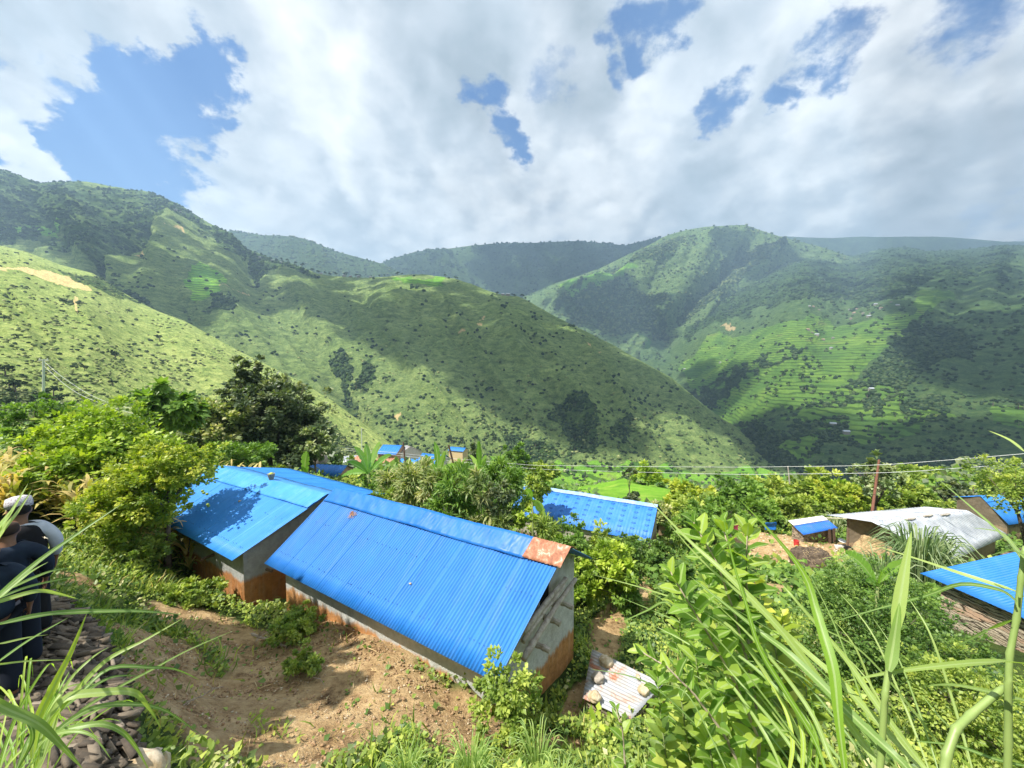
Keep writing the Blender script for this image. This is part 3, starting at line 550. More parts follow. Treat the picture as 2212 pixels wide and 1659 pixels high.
def rock(name,c,r,m,label,cat,seed,group=None,sub=3,flat=.6,stuff=False):
    v,f=ico(sub); rs=np.random.RandomState(seed); ax=np.array([1,.75+.3*rs.rand(),flat]); k=1+.45*fbm(v[:,0]*1.3+seed,v[:,1]*1.3,v[:,2]*1.3,3)+.08*fbm(v[:,0]*5+seed,v[:,1]*5,v[:,2]*5,2)
    a=rs.rand()*6.28; Rm=np.array([[math.cos(a),-math.sin(a),0],[math.sin(a),math.cos(a),0],[0,0,1]])
    o=mesh(name,(v*k[:,None]*ax*r)@Rm.T+np.array(c),f,m,None,smooth=sub>2,loc=tuple(c)); tag(o,label,cat,group); return o
m_rock=simple('ochre_rock',(.40,.29,.16),.9,c2=(.60,.50,.36),scale=7,bumpd=.02)
m_rockg=simple('grey_rock',(.26,.22,.18),.9,c2=(.42,.37,.31),scale=5,bumpd=.02)
rock('stone',fr(.62,.335)+Vector((0,0,.03)),.035,m_rock,'small pale pebble lying low on the nearest blue roof','stone',5,sub=2)
# left house -------------------------------------------------------------
lh,frl,bkl=house('village_house','lighter blue roofed house behind the bushy fruit tree with a basket on its ridge',(-12.95,13.35,-5.3),(-7.56,10.11,-5.3),(-5.97,12.24,-4.23),(-12.2,15.6,-4.2),(-4.75,14.5,-5.0),(-10.7,18.2,-5.0),-8.2,m_wall2,m_blue2,
   fi=.13,si=.07,bi=.10,capm=m_tarp2,cap=.24,caps=(0,1.0),sir=.03)
mb=MB()
for t_ in (.14,.55):
    for i in range(44):
        if rs.random()<.35: continue
        p=frl(.01+.98*i/44+rs.uniform(-.003,.003),t_+rs.uniform(-.006,.006))+Vector((-.2,-.3,.85))*.018; mb.box(p,(.007,0,0),(0,.007,0),(0,0,.006))
o=mb.build('roof_screws',m_screw,lh); o['kind']='stuff'
c=frl(.56,1.0)+Vector((0,0,.04))
mb=MB(); mb.tube([c,c+Vector((0,0,.06)),c+Vector((0,0,.15)),c+Vector((0,0,.20))],[.07,.09,.115,.12],14,False); mb.tube([c+Vector((0,0,.2)),c+Vector((0,0,.215))],[.126,.126],14,True)
bk_=empty('basket',c,'small round grey basket filled with yellow green moss on the lighter blue ridge','basket')
mb.build('body',simple('wicker_grey',(.16,.16,.14),.9,c2=(.3,.29,.25),scale=40),bk_)
rk=rock('contents',c+Vector((0,0,.215)),.11,simple('moss',(.30,.36,.05),1,c2=(.45,.48,.10),scale=30),None,None,7,flat=.35,sub=2); rk.location=(0,0,.215); rk.parent=bk_
rock('stone',frl(.56,.58)+Vector((0,0,.03)),.05,m_rock,'flat pinkish stone lying mid slope on the lighter blue roof','stone',8,sub=2)
# beam end on left house front wall
p=frl(.70,.13); mb=MB(); mb.tube([(p.x,p.y+.1,-5.78),(p.x-.22,p.y-.26,-5.8)],[.05,.045],8); mb.build('beam',m_darkwood,lh)
p=frl(.985,.33); mb=MB(); mb.tube([(p.x,p.y,-5.95),(p.x+.22,p.y-.1,-5.95)],[.045,.04],8); mb.build('beam',m_darkwood,lh)
# middle house -------------------------------------------------------------
hm,frm,bkm=house('village_house','blue roof in the middle distance with a pale ridge strip and rows of embossed chevrons',(-.26,25.6,-10.2),(7.9,21.5,-10.2),(9.12,23.6,-8.8),(.96,27.7,-8.8),(10.3,25.7,-10.1),(2.1,29.8,-10.1),-12.4,m_wall3,m_blue3,
   fi=.1,si=.04,bi=.1,pitch=.19,amp=.008,capm=m_pale,cap=.10,rows=3,sheet=.76)
mb=MB(); nf=Vector((-.2,-.38,.9))
dx=(frm(1,.5)-frm(0,.5)).normalized(); dyy=(frm(.5,1)-frm(.5,0)).normalized()
for i in range(12):
    for j in range(6):
        p=frm((i+.5)/12,.1+j*.145)+nf*.02; sgn=1 if (i//4)%2 else -1
        for q in(-1,1):
            a_=p+dx*q*.13-dyy*.04*sgn; c_=p+dyy*.04*sgn; mb.tube([a_,c_],[.012,.012],3,False)
        mb.tube([p-dx*.10-dyy*.07*sgn,p+dx*.10-dyy*.07*sgn],[.008]*2,3,False)
o=mb.build('embossed_chevrons',simple('darker_blue_print',(.03,.10,.42),.5),hm); o['kind']='stuff'
mb=MB()
pw=frm(1-.04,.1); qd=(bkm(.96,.1)-pw); qd.z=0; qd.normalize(); ee=(frm(1,.1)-frm(0,.1)).normalized()
for i in range(4): mb.box(Vector((pw.x,pw.y,-11.05-.22*i))+qd*(.9)+ee*.08,qd*.17,ee*.07,(0,0,.05))
mb.build('wall_pegs',m_darkwood,hm)
# small blue lean-to behind the middle house
house('shed','tiny blue roofed shed peeping out past the right end of the middle house',P(1423,1128,27),P(1440,1132,27),P(1443,1118,28.4),P(1420,1114,28.4),P(1444,1120,29.5),P(1422,1116,29.5),-12.4,m_wall3,m_blue,pitch=.2,rows=2,cat='shed',sheet=None)
# right-hand house -------------------------------------------------------
rh,frr_,bkr=house('village_house','blue roofed house with layered stone wall cut off by the right picture edge',(14.75,6.6,-7.0),(13.95,12.8,-7.15),(17.2,11.7,-5.5),(17.9,6.4,-5.4),(20.3,12.0,-7.0),(20.8,6.4,-7.0),-9.4,stonewall('banded_stone',(.40,.33,.23),(.52,.44,.32),(.46,.30,.20),(.9,.9,8),1.6),m_blue,fi=.10,si=.04,bi=.1,pitch=.10,amp=.008)
# silver building ----------------------------------------------------------
sb,frs,bks=house('barn','long barn with patched silver white metal roof and brown mud gable',(28.2,24.1,-12.7),(36.6,27.7,-12.6),(33.6,27.8,-10.8),(24.6,25.8,-10.8),(32.3,29.6,-11.2),(23.4,28.1,-11.25),-14.6,m_dung,m_silver,fi=.22,si=.06,bi=.35,pitch=.26,amp=.022,rows=6,sheet=.9,cat='barn')
for k,(s_,t_) in enumerate([(.35,.93),(.55,.96),(.72,.93),(.08,.45)]):
    p=frs(s_,t_)+Vector((0,0,.07)); mb=MB(); mb.tube([p-Vector((.45,.1,-.02)),p,p+Vector((.4,.12,.03))],[.06,.09,.05],6)
    o=mb.build('log',m_wood,None,loc=tuple(p)); tag(o,['short grey log on the silver roof left of the others','grey log at the middle of the silver ridge','dark forked log right along the silver ridge','grey log low by the gable edge of the silver roof'][k],'log','logs weighing down the silver roof')
mb=MB(); mb.tube([(24.45,27.4,-14.2),(24.5,27.4,-12.5),(24.45,27.4,-11.3)],[.10,.10,.09],8); mb.build('post',m_darkwood,sb)
# upper right house
house('village_house','distant blue roofed house with brown gable beyond the silver barn',(38.9,29.5,-12.6),(46,31,-12.5),(46.2,33,-11),(38.9,31.4,-11),(45.5,34.5,-11.8),(38.4,33.0,-11.6),-14.6,m_dung,m_blue,pitch=.2,rows=3,fi=.1,si=.03,capm=m_blue2,cap=.22)
# stone sty
sty=empty('sty',(23.4,29.2,-13.4),'low dry stone animal sty with half white half blue tin roof in the yard','sty')
A_,B_,C_,D_=(21.7,28.0,-12.72),(25.3,29.2,-12.72),(25.1,30.5,-12.25),(21.6,29.5,-12.25)
mA_,mB_=Vector(A_).lerp(Vector(D_),.62),Vector(B_).lerp(Vector(C_),.62)
corr('roof_front',A_,B_,mB_,mA_,blue_metal('patched_blue_tin',(.03,.15,.56),(.04,.18,.62),dirt=.35,dirtc=(.32,.18,.12)),sty,.19,.012,3); o=corr('roof_back',mA_+Vector((0,0,.03)),mB_+Vector((0,0,.03)),C_,D_,simple('white_sheet',(.72,.70,.68),.6,c2=(.8,.79,.77)),sty,.19,.01,3)
mb=MB(); f_=lambda s:-12.78; strip_wall(mb,(21.9,28.25),(25.0,29.3),-14.2,f_); strip_wall(mb,(25.0,29.3),(24.9,30.3),-14.2,lambda s:-12.78+.4*s); strip_wall(mb,(24.9,30.3),(21.8,29.3),-14.2,lambda s:-12.36); strip_wall(mb,(21.8,29.3),(21.9,28.25),-14.2,lambda s:-12.36-.42*s)
mb.build('wall',m_stone,sty)
for k in (0,1):
    mb=MB(); q=Vector((24.3+.45*k,28.95+.13*k,-13.55)); mb.box(q+Vector((.06,-.12,.38)),(.11,.03,0),(0,.02,0),(.02,.08,.5)); o=mb.build('plank',m_darkwood,None,loc=tuple(q)); tag(o,['dark upright plank leaning on the stone sty, the left one','dark upright plank leaning on the stone sty, the right one'][k],'plank','planks at the sty')
# village down the slope ---------------------------------------------------
def cottage(label,px,py,Y,wd,dp,ht,rh_,ang,rm,wm,cat='house',name='cottage'):
    c=Vector(P(px,py,Y)); e=Vector((math.cos(ang),math.sin(ang),0)); n=Vector((-e.y,e.x,0)); zt=c.z-rh_
    A=c-n*dp/2-e*wd/2; B=c-n*dp/2+e*wd/2; A.z=B.z=zt; D=c-e*wd/2; C=c+e*wd/2; G=c+n*dp/2+e*wd/2; H=c+n*dp/2-e*wd/2; G.z=H.z=zt
    return house(name,label,A,B,C,D,G,H,zt-ht-1.2,wm,rm,fi=.12,si=.05,bi=.12,pitch=.5,amp=.02,rows=2,sheet=None,rough=.02,cat=cat)
m_wallw=simple('whitewash',(.55,.50,.44),.9,c2=(.66,.62,.56)); m_wallr=simple('red_mud_wall',(.42,.24,.15),.9,c2=(.5,.33,.22))
cottage('bright blue roofed cottage topmost in the village below, beside a striped roof',848,961,60,3.2,4.4,1.6,1.0,-.15,m_blue,m_wallr)
cottage('cottage with striped rust and white roof next to the topmost blue one',882,963,61,1.6,4.4,1.7,1.1,-.9,m_rusty,m_wallw)
cottage('village cottage with a pale sky blue roof between banana leaves',888,991,55,3.0,2.4,1.3,.6,-.1,m_blue2,m_wallw)
cottage('village cottage with blue roof and white walls, widest of the upper row',938,981,55,4.0,3.4,1.6,.95,-.35,m_blue,m_wallw)
cottage('small tan walled cottage with thin blue roof at the right end of the village',990,966,60,2.7,2,.7,.4,-.35,m_blue,simple('tan_wall',(.6,.45,.25),.9))
cottage('grey white roofed hut on the left of the rusty one',762,984,55,2.4,3.0,1.1,.7,.35,m_silver,m_wallw)
cottage('hut with a rusty red brown corrugated roof in the village below',785,986,52,2.6,3.4,1.0,.95,-.55,m_rust,m_wallr)
cottage('wide blue roof just behind the lighter blue house',700,1003,42,5.6,3.4,1.2,.8,-.15,m_blue,m_wallr)
cottage('pale blue and white roof at the left end of the village',628,1005,42,2.2,2.4,1.0,.5,.3,m_pale,m_wallw)
cottage('brown walled hut behind the banana plants',838,990,54,3.0,2.6,1.0,.5,.1,m_rust,m_wallr)
# boulder in village
rock('boulder',Vector(P(684,995,46)),1.3,m_rockg,'big rounded grey brown boulder beside the wide blue village roof','boulder',11,flat=.8)
# ---------------------------------------------------------------- foliage tools
def leafmat(name,c0,c1,c2,trans=.35,rough=.45,veins=False,spec=.35):
    m,t,b=newmat(name); tn=t.attr('tint').outputs['Fac']
    c=t.ramp(tn,[(0.05,c0),(.5,c1),(.95,c2)])
    c=t.mix(t.mr(t.noise(pos(t),.9,4,.6),.35,.7,0,.3),c,t.vmath('MULTIPLY',c,(.8,.72,.7)))
    if veins: c=t.mix(t.mr(t.attr('mid').outputs['Fac'],.86,.97,0,.75),c,(.42,.52,.22)); 
    t.put(b.inputs['Base Color'],c); b.inputs['Roughness'].default_value=rough; b.inputs['Specular IOR Level'].default_value=spec
    tl=t.new('ShaderNodeBsdfTranslucent'); t.put(tl.inputs[0],t.vmath('MULTIPLY',c,(1.5,1.6,.6)))
    mx=t.new('ShaderNodeMixShader'); mx.inputs[0].default_value=trans; t.l.new(b.outputs[0],mx.inputs[1]); t.l.new(tl.outputs[0],mx.inputs[2]); t.l.new(mx.outputs[0],t.n['Material Output'].inputs[0]); return m
L_bright=leafmat('bright_leaf',(0.102,0.183,0.022),(0.254,0.378,0.037),(0.508,0.586,0.085))
L_citrus=leafmat('citrus_leaf',(0.111,0.188,0.021),(0.270,0.360,0.035),(0.603,0.604,0.100))
L_mid=leafmat('mid_leaf',(0.071,0.144,0.026),(0.143,0.260,0.044),(0.270,0.404,0.072))
L_dark=leafmat('dark_leaf',(0.050,0.083,0.038),(0.113,0.159,0.077),(0.313,0.342,0.189),.3)
L_olive=leafmat('olive_dry_leaf',(0.075,0.118,0.035),(0.213,0.283,0.083),(0.575,0.543,0.260),.35)
L_maize=leafmat('drying_maize_leaf',(0.152,0.195,0.037),(0.419,0.378,0.098),(0.761,0.561,0.244),.3)
L_weed=leafmat('weed_leaf',(0.088,0.158,0.028),(0.238,0.332,0.058),(0.492,0.548,0.116))
L_weedd=leafmat('deep_weed_leaf',(0.055,0.116,0.026),(0.119,0.216,0.044),(0.223,0.332,0.072))
L_banana=leafmat('banana_leaf',(0.152,0.317,0.049),(0.241,0.439,0.073),(0.381,0.561,0.122),.45,.4,True)
L_big=leafmat('large_leaf',(.12,.23,.03),(.23,.38,.055),(.42,.53,.09),.45,.42,True)
L_grass=leafmat('tall_grass_blade',(0.152,0.268,0.061),(0.254,0.378,0.098),(0.406,0.512,0.146),.4,.42,True)
L_grassy=leafmat('lime_grass_blade',(0.203,0.366,0.037),(0.330,0.488,0.049),(0.508,0.610,0.098),.5,.42,True)
L_reed=leafmat('reed_blade',(0.051,0.098,0.037),(0.127,0.207,0.073),(0.317,0.390,0.195),.3)
L_pale=leafmat('pale_green_leaf',(0.127,0.195,0.073),(0.254,0.329,0.146),(0.482,0.512,0.293),.3)
m_bark=simple('bark',(.10,.075,.055),.95,c2=(.2,.16,.12),scale=10,bumpd=.02)
m_twig=simple('dry_twig',(.30,.24,.17),.9,c2=(.42,.35,.26),scale=10)
m_stem=simple('green_stem',(.14,.17,.06),.7,c2=(.2,.24,.08),scale=10)
# leaf templates (x = width, y = along the leaf, z = up)
def tpl(kind):
    if kind=='diamond': return np.array([[0,0,0],[-.32,.5,.05],[.32,.5,.05],[0,1,-.06]]),np.array([[0,2,1],[1,2,3]]),None
    if kind=='ovate': return np.array([[0,0,0],[-.34,.4,.07],[0,.42,0],[.34,.4,.07],[0,1,-.12]]),np.array([[0,2,1],[0,3,2],[1,2,4],[2,3,4]]),np.array([1,0,1,0,1.])
    if kind=='strap': return np.array([[-.035,0,0],[.035,0,0],[-.07,.4,.22],[.07,.4,.22],[-.05,.75,.18],[.05,.75,.18],[0,1,.0]]),np.array([[0,1,3],[0,3,2],[2,3,5],[2,5,4],[4,5,6]]),None
def rotmats(ydir,zdir):
    y=ydir/np.linalg.norm(ydir,axis=1)[:,None]; x=np.cross(y,zdir); x/=np.linalg.norm(x,axis=1)[:,None]+1e-9; z=np.cross(x,y); return np.stack([x,y,z],-1)
def leafmesh(P0,yd,zd,size,kind,rs,tint=None,wid=1.):
    tv,tf,mid=tpl(kind); M=rotmats(yd,zd); n=len(P0); tv=tv*np.array([wid,1,1])
    V=np.einsum('nij,kj->nki',M,tv)*size[:,None,None]+P0[:,None,:]
    Fc=tf[None]+(np.arange(n)*len(tv))[:,None,None]
    ti=rs.rand(n) if tint is None else tint
    return V.reshape(-1,3),Fc.reshape(-1,3),np.repeat(ti,len(tv)),(np.tile(mid if mid is not None else np.zeros(len(tv)),n))
def randdir(rs,n):
    v=rs.randn(n,3); return v/np.linalg.norm(v,axis=1)[:,None]
def crown(name,lobes,n,size,kind,m,parent,seed,up=.35,clump=.35,per=55,wid=1.,droop=0.,mesh_only=False,loc=None,shell=.62,zsq=1.):
    """lobes: (cx,cy,cz,rx,ry,rz); leaves sit in clumps spread through the outer part of every lobe"""
    rs=np.random.RandomState(seed); lob=np.array(lobes,float); w=(lob[:,3]*lob[:,4]+lob[:,5]*lob[:,3]); w/=w.sum(); nc=max(4,n//per)
    li=rs.choice(len(lob),nc,p=w); d=randdir(rs,nc); d[:,2]=d[:,2]*.9+.12; rad=shell+(1.04-shell)*rs.rand(nc)**.6
    rad=rad*np.where(rs.rand(nc)<.16,1.0+.38*rs.rand(nc),1.0); cc=lob[li,:3]+d*rad[:,None]*lob[li,3:]*(1+.42*fbm(d[:,0]*2.2+seed,d[:,1]*2.2,d[:,2]*2.2,3))[:,None]
    cs=clump*.85*np.mean(lob[li,3:],1)*(.45+.9*rs.rand(nc)**1.5); ct=rs.rand(nc)
    ci=rs.choice(nc,n); o=randdir(rs,n)*(rs.rand(n)**.5)[:,None]; o[:,2]*=.75
    P0=cc[ci]+o*cs[ci,None]
    yd=d[ci]*.55+o*.9+randdir(rs,n)*.55; yd[:,2]-=droop; zd=np.array([0,0,1.])*up*2+d[ci]*.5+randdir(rs,n)*.6
    s=size*(.6+.8*rs.rand(n)); ti=np.clip(ct[ci]*.6+rs.rand(n)*.42+o[:,2]*.1,0,1)
    V,Fc,ti,mid=leafmesh(P0,yd,zd,s,kind,rs,ti,wid)
    return mesh(name,V,Fc,m,parent,attrs={'tint':ti,'mid':mid},loc=loc)
def trunk(base,lobes,r,parent,seed,m=None,name='trunk',lean=0):
    rs=random.Random(seed); mb=MB(); b_=Vector(base); top=Vector((sum(l[0] for l in lobes)/len(lobes),sum(l[1] for l in lobes)/len(lobes),sum(l[2] for l in lobes)/len(lobes)))
    mid=b_.lerp(top,.55)+Vector((rs.uniform(-.15,.15),rs.uniform(-.15,.15),0))*(top-b_).length*.4
    mb.tube([b_-Vector((0,0,.3)),b_.lerp(mid,.4),mid],[r*1.25,r,r*.75],9)
    for l in lobes:
        e=Vector(l[:3]); q=mid.lerp(e,.5)+Vector((rs.uniform(-.2,.2),rs.uniform(-.2,.2),rs.uniform(0,.2)))*l[3]
        mb.tube([mid-Vector((0,0,.1*r)),q,e],[r*.55,r*.35,r*.12],6)
        for k in range(4):
            d=Vector((rs.uniform(-1,1),rs.uniform(-1,1),rs.uniform(-.2,1))).normalized(); mb.tube([q.lerp(e,k/5),e+Vector((d.x*l[3],d.y*l[4],d.z*l[5]))*.85],[r*.2,r*.04],5)
    return mb.build(name,m or m_bark,parent,True)
def gpt(px,Y,dz=0):
    x=(px-1106)/F*Y; 
    for _ in range(3):
        z=gz(x,Y); dy=1; # solve for x on the ray through px at this height
        v=(z/Y*CP+SP)/(CP-z/Y*SP); x=(px-1106)/F/(CP+v*SP)*Y
    return Vector((x,Y,gz(x,Y)+dz))
def tree(label,px,ptop,Y,wd,kind,m,n,size,seed,lob=5,lkind='diamond',cat='tree',name='broadleaf_tree',bott=.25,tr=.09,group=None,wid=1.,droop=0,dep=None,spire=0,clump=.35,pw=None,shell=.62):
    """px: centre column, ptop: image height of the top; crown spread over lobes between bott*height and the top"""
    g=gpt(px,Y); top=P(px,ptop,Y)[2]; H=max(.4,top-g.z); rs=random.Random(seed); root=empty(name,tuple(g),label,cat,group)
    lobes=[]; dep=dep or wd
    for i in range(lob):
        a=i/lob*6.28+rs.uniform(-.4,.4); q=rs.uniform(.25,.55); zc=bott+(1-bott)*rs.uniform(.25,.72)
        r=wd*rs.uniform(.22,.32)
        rz=min(H*(1-bott)*.42,r*1.05); zc=min(zc,.97-rz/H); lobes.append((g.x+math.cos(a)*wd*.5*q*1.3,g.y+math.sin(a)*dep*.5*q*1.3,g.z+H*zc,r,r*dep/wd,rz))
    r=wd*.30; rz=min(H*(1-bott)*.48,r*1.1); lobes.append((g.x,g.y,g.z+H-rz,r,r,rz))
    if spire: lobes.append((g.x-wd*.12,g.y,g.z+H*1.0,wd*.10,wd*.10,spire))
    crown('crown',lobes,n,size,lkind,m,root,seed,wid=wid,droop=droop,clump=clump,shell=shell)
    trunk(tuple(g),lobes,tr,root,seed); return root
def blade(mbl,pts,w,fold=.25,seg=18,taper=.75,tw=0.,base=.35):
    """one long grass leaf through 3-D points: folded ribbon; collected in mbl=[V,F,tint,mid]"""
    pts=[Vector(p) for p in pts]; n=len(pts); out=[]
    def cr(i,u):
        p0,p1,p2,p3=[pts[max(0,min(n-1,i+k))] for k in(-1,0,1,2)]
        return .5*((2*p1)+(p2-p0)*u+(2*p0-5*p1+4*p2-p3)*u*u+(3*p1-p0-3*p2+p3)*u**3)
    S_=[cr(min(int(k/seg*(n-1)),n-2),k/seg*(n-1)-min(int(k/seg*(n-1)),n-2)) for k in range(seg+1)]
    V,Fc,ti,mid=mbl; b0=len(V); t_=random.random()
    view=Vector((0,1,0))
    for k,p in enumerate(S_):
        d=(S_[min(k+1,seg)]-S_[max(k-1,0)]).normalized(); q=k/seg
        face=(-p).normalized()*.8+Vector((math.sin(tw),-.3,.6)); side=d.cross(face).normalized(); nn=side.cross(d).normalized()
        ww=w*.5*(base+(1-base)*min(1,q/.25))*(1-max(0,(q-.35)/.65)**1.7*.97)
        V.append(p-side*ww+nn*ww*fold); V.append(p-side*ww*.12); V.append(p+side*ww*.12); V.append(p+side*ww+nn*ww*fold)
        ti+= [t_]*4; mid+=[0,1,1,0]
    for k in range(seg):
        a=b0+k*4
        for j in range(3): Fc.append((a+j,a+j+1,a+j+5,a+j+4))
def blades_obj(name,mbl,m,parent=None,loc=None):
    return mesh(name,np.array([tuple(v) for v in mbl[0]]),mbl[1],m,parent,smooth=True,attrs={'tint':mbl[2],'mid':mbl[3]},loc=loc)
# ---------------------------------------------------------------- hill vegetation
rs=np.random.RandomState(5)
def hillsample(hn,n,weight,rs,up=0):
    PX,PY,V,fo,fi,ba=HM[hn]; w=weight(PX,PY,fo,fi,ba)*(V[...,1]>60)
    dpy=np.abs(np.gradient(PY,axis=0)); w=(w*dpy).ravel(); w=w/w.sum(); i=rs.choice(w.size,n,p=w)
    J,I=np.unravel_index(i,PX.shape); J2=np.clip(J+1,0,PX.shape[0]-1); I2=np.clip(I+1,0,PX.shape[1]-1); a=rs.rand(n)[:,None]; b_=rs.rand(n)[:,None]
    p=V[J,I]*(1-a)*(1-b_)+V[J2,I]*a*(1-b_)+V[J,I2]*(1-a)*b_+V[J2,I2]*a*b_
    return p,PX[J,I],PY[J,I]
m_bush=leafmat('hill_bush',(.035,.06,.024),(.065,.10,.036),(.16,.20,.07),.1,.9,spec=.1)
m_scr=leafmat('hill_scrub',(.07,.095,.035),(.19,.23,.075),(.36,.38,.16),.1,.9,spec=.1)
m_ftree=leafmat('hill_tree',(.018,.038,.015),(.032,.062,.022),(.075,.11,.04),.1,.9,spec=.1)
def blobs(name,P0,size,m,seed,sub=1,flat=.8,tint=None):
    rs=np.random.RandomState(seed); v,f=ico(sub); n=len(P0); a=rs.rand(n)*6.28; k=1+.55*(rs.rand(n,len(v))-.5)
    sc3=np.stack([.8+.5*rs.rand(n),.8+.5*rs.rand(n),flat*(.7+.6*rs.rand(n))],-1)
    q=v[None]*k[...,None]*sc3[:,None,:]*size[:,None,None]; c,s=np.cos(a)[:,None],np.sin(a)[:,None]
    x=q[...,0]*c-q[...,1]*s; y=q[...,0]*s+q[...,1]*c; V=np.stack([x,y,q[...,2]],-1)+P0[:,None,:]; V[...,2]+=size[:,None]*flat*.45
    Fc=f[None]+(np.arange(n)*len(v))[:,None,None]; ti=(rs.rand(n) if tint is None else tint)
    o=mesh(name,V.reshape(-1,3),Fc.reshape(-1,3),m,attrs={'tint':np.repeat(ti,len(v))}); tag(o,kind='stuff'); return o
clus=lambda X,Y,s,o,th:(fbm(X/s,Y/s*1.4,0*X+o,3)>th)
def band(hn,n,wt,lo,hi,m,seed,sub=1,flat=.8,name='bushes'):
    p,a,b_=hillsample(hn,n,wt,rs); s=lo+(hi-lo)*rs.rand(n)**2.2; s=np.minimum(s,p[:,1]*.0046); return blobs(name,p,s,m,seed,sub,flat)
band('scrub_hill',3800,lambda X,Y,fo,fi,ba:(.25+1.6*clus(X,Y,60,1,.08)+3*fo)*(1-ba)*np.clip((Y-480)/260,.35,1.4),.45,1.5,m_scr,1,0,.7,'scrub')
band('scrub_hill',1600,lambda X,Y,fo,fi,ba:(.12+1.0*clus(X,Y,45,4,.15)+6*fo)*(1-ba),.7,2.3,m_bush,2,1,.75,'scrub')
band('long_hill',3600,lambda X,Y,fo,fi,ba:(.3+1.0*clus(X,Y,50,6,.05)+.5*fo)*(1-ba)*(1-.6*fi),.8,2.2,m_scr,3,0,.6,'scrub')
band('long_hill',7500,lambda X,Y,fo,fi,ba:(.02+.35*clus(X,Y,40,9,.24)+5*fo*(.15+clus(X,Y,25,17,-.1)))*(1-ba),2.2,5.5,m_ftree,4,1,.9,'forest')
band('long_hill',1400,lambda X,Y,fo,fi,ba:(.05+4*(Y>880)*(1-ba))*(X>560),1.2,3.4,m_bush,5,1,.85,'bushes')
band('terraced_hill',8000,lambda X,Y,fo,fi,ba:(.2+.5*clus(X,Y,60,11,.1)+5*fo)*(1-.97*fi),3,7.5,m_ftree,6,1,.85,'forest')
band('terraced_hill',900,lambda X,Y,fo,fi,ba:(.1+2*clus(X,Y,30,15,.1))*(Y>680),2.2,5,m_ftree,7,1,.95,'bushes')
band('peak_hill',6000,lambda X,Y,fo,fi,ba:(.35+.6*clus(X,Y,40,21,.05)+3*fo)*(1-.8*fi),4,9,m_bush,8,0,.9,'forest')
band('cloudy_hill',3500,lambda X,Y,fo,fi,ba:.5+fo,6,12,m_ftree,9,0,.9,'forest')
band('shoulder_hill',3000,lambda X,Y,fo,fi,ba:1+0*X,5,9,m_bush,10,0,.9,'forest')
# single trees one can tell apart: crests and fields
pv,pf=None,None
proto=None
def hilltree(p,s,lab,grp,rs):
    global proto
    if proto is None:
        lo=[(0,0,.62,.33,.33,.36),(.2,.1,.45,.24,.24,.25),(-.2,-.05,.5,.25,.25,.27),(0,0,.85,.2,.2,.2)]
        root=empty('hill_tree',(0,0,0),'x','tree'); crown('crown',lo,420,.11,'diamond',m_ftree,root,77); mb=MB(); mb.tube([(0,0,-.15),(0,0,.3),(.03,0,.6)],[.05,.035,.02],6); mb.build('trunk',m_bark,root); proto=root; o=root
    else:
        o=proto.copy(); col.objects.link(o)
        for ch in [c for c in bpy.data.objects if c.parent==proto][:2]:
            c=ch.copy(); c.parent=o; col.objects.link(c)
    o.location=p; o.scale=(s*rs.uniform(.8,1.25),s*rs.uniform(.8,1.25),s); o.rotation_euler=(0,0,rs.uniform(0,6.28)); tag(o,lab,'tree',grp)
rr_=random.Random(9)
for (x,y,s) in [(728,582,15),(745,583,17),(768,584,13),(777,586,11),(800,591,9),(820,590,9),(857,588,14),(868,590,9),(655,570,18),(690,585,14),(702,588,12),(640,566,15),(620,562,14),(606,560,13),(672,583,13),(963,590,11),(985,600,10),(990,596,9),(712,590,10),(832,592,9)]:
    hilltree(surf('long_hill',x,y+3),s,'dark round tree standing on the crest of the long ridge','trees along the ridge crest',rr_)
for (x,y,s) in [(1074,636,11),(1095,637,8),(1107,638,9),(1113,640,9),(1128,642,12),(1134,644,8)]:
    hilltree(surf('long_hill',x,y+2),s,'small dark tree on the ridge shoulder where the crest starts to fall','trees on the ridge shoulder',rr_)
p_,a_,b_=hillsample('terraced_hill',90,lambda X,Y,fo,fi,ba:(fi>.3)*(Y>660)*(Y<980)*1.,rs)
for q in p_: hilltree(Vector(q),rr_.uniform(7,13),'dark tree dotting the terraced green fields across the valley','trees among the terraced fields',rr_)
p_,a_,b_=hillsample('scrub_hill',50,lambda X,Y,fo,fi,ba:(Y>620)*(1-ba)*(X<560),rs)
for q in p_: hilltree(Vector(q),rr_.uniform(3,6.),'small dark bushy tree scattered on the sunlit scrub slope','bushy trees on the scrub slope',rr_)
p_,a_,b_=hillsample('long_hill',70,lambda X,Y,fo,fi,ba:(Y>700)*(X>560)*(1-ba)*(.2+fo),rs)
for q in p_: hilltree(Vector(q),rr_.uniform(5,10.),'dark tree growing in the gullies of the long ridge','trees in the ridge gullies',rr_)
# tiny far houses
m_far=simple('far_pale_wall',(.28,.25,.21),.9); m_farr=simple('far_tin_roof',(.42,.45,.48),.5); m_farb=simple('far_rust_roof',(.46,.30,.22),.8)
def farhouse(hn,x,y,w,rm,lab,grp):
    g=surf(hn,x,y); a=rr_.uniform(-.5,.5); e=Vector((math.cos(a),math.sin(a),0))*w/2; n=Vector((-math.sin(a),math.cos(a),0))*w*.32; h=w*.32; z=Vector((0,0,1))
    root=empty('far_house',tuple(g),lab,'house',grp); mb=MB(); mb.box(g+z*h*.4,e,n,z*h); mb.build('wall',m_far,root)
    mb=MB(); t_=h*1.38; v=[g+z*t_-e*1.12-n*1.3,g+z*t_+e*1.12-n*1.3,g+z*t_+e*1.12+n*1.3,g+z*t_-e*1.12+n*1.3,g+z*(t_+h*.8)-e*1.12,g+z*(t_+h*.8)+e*1.12]
    mb.add(v,[(0,1,5,4),(2,3,4,5),(0,4,3),(1,2,5),(0,3,2,1)]); mb.build('roof',rm,root)
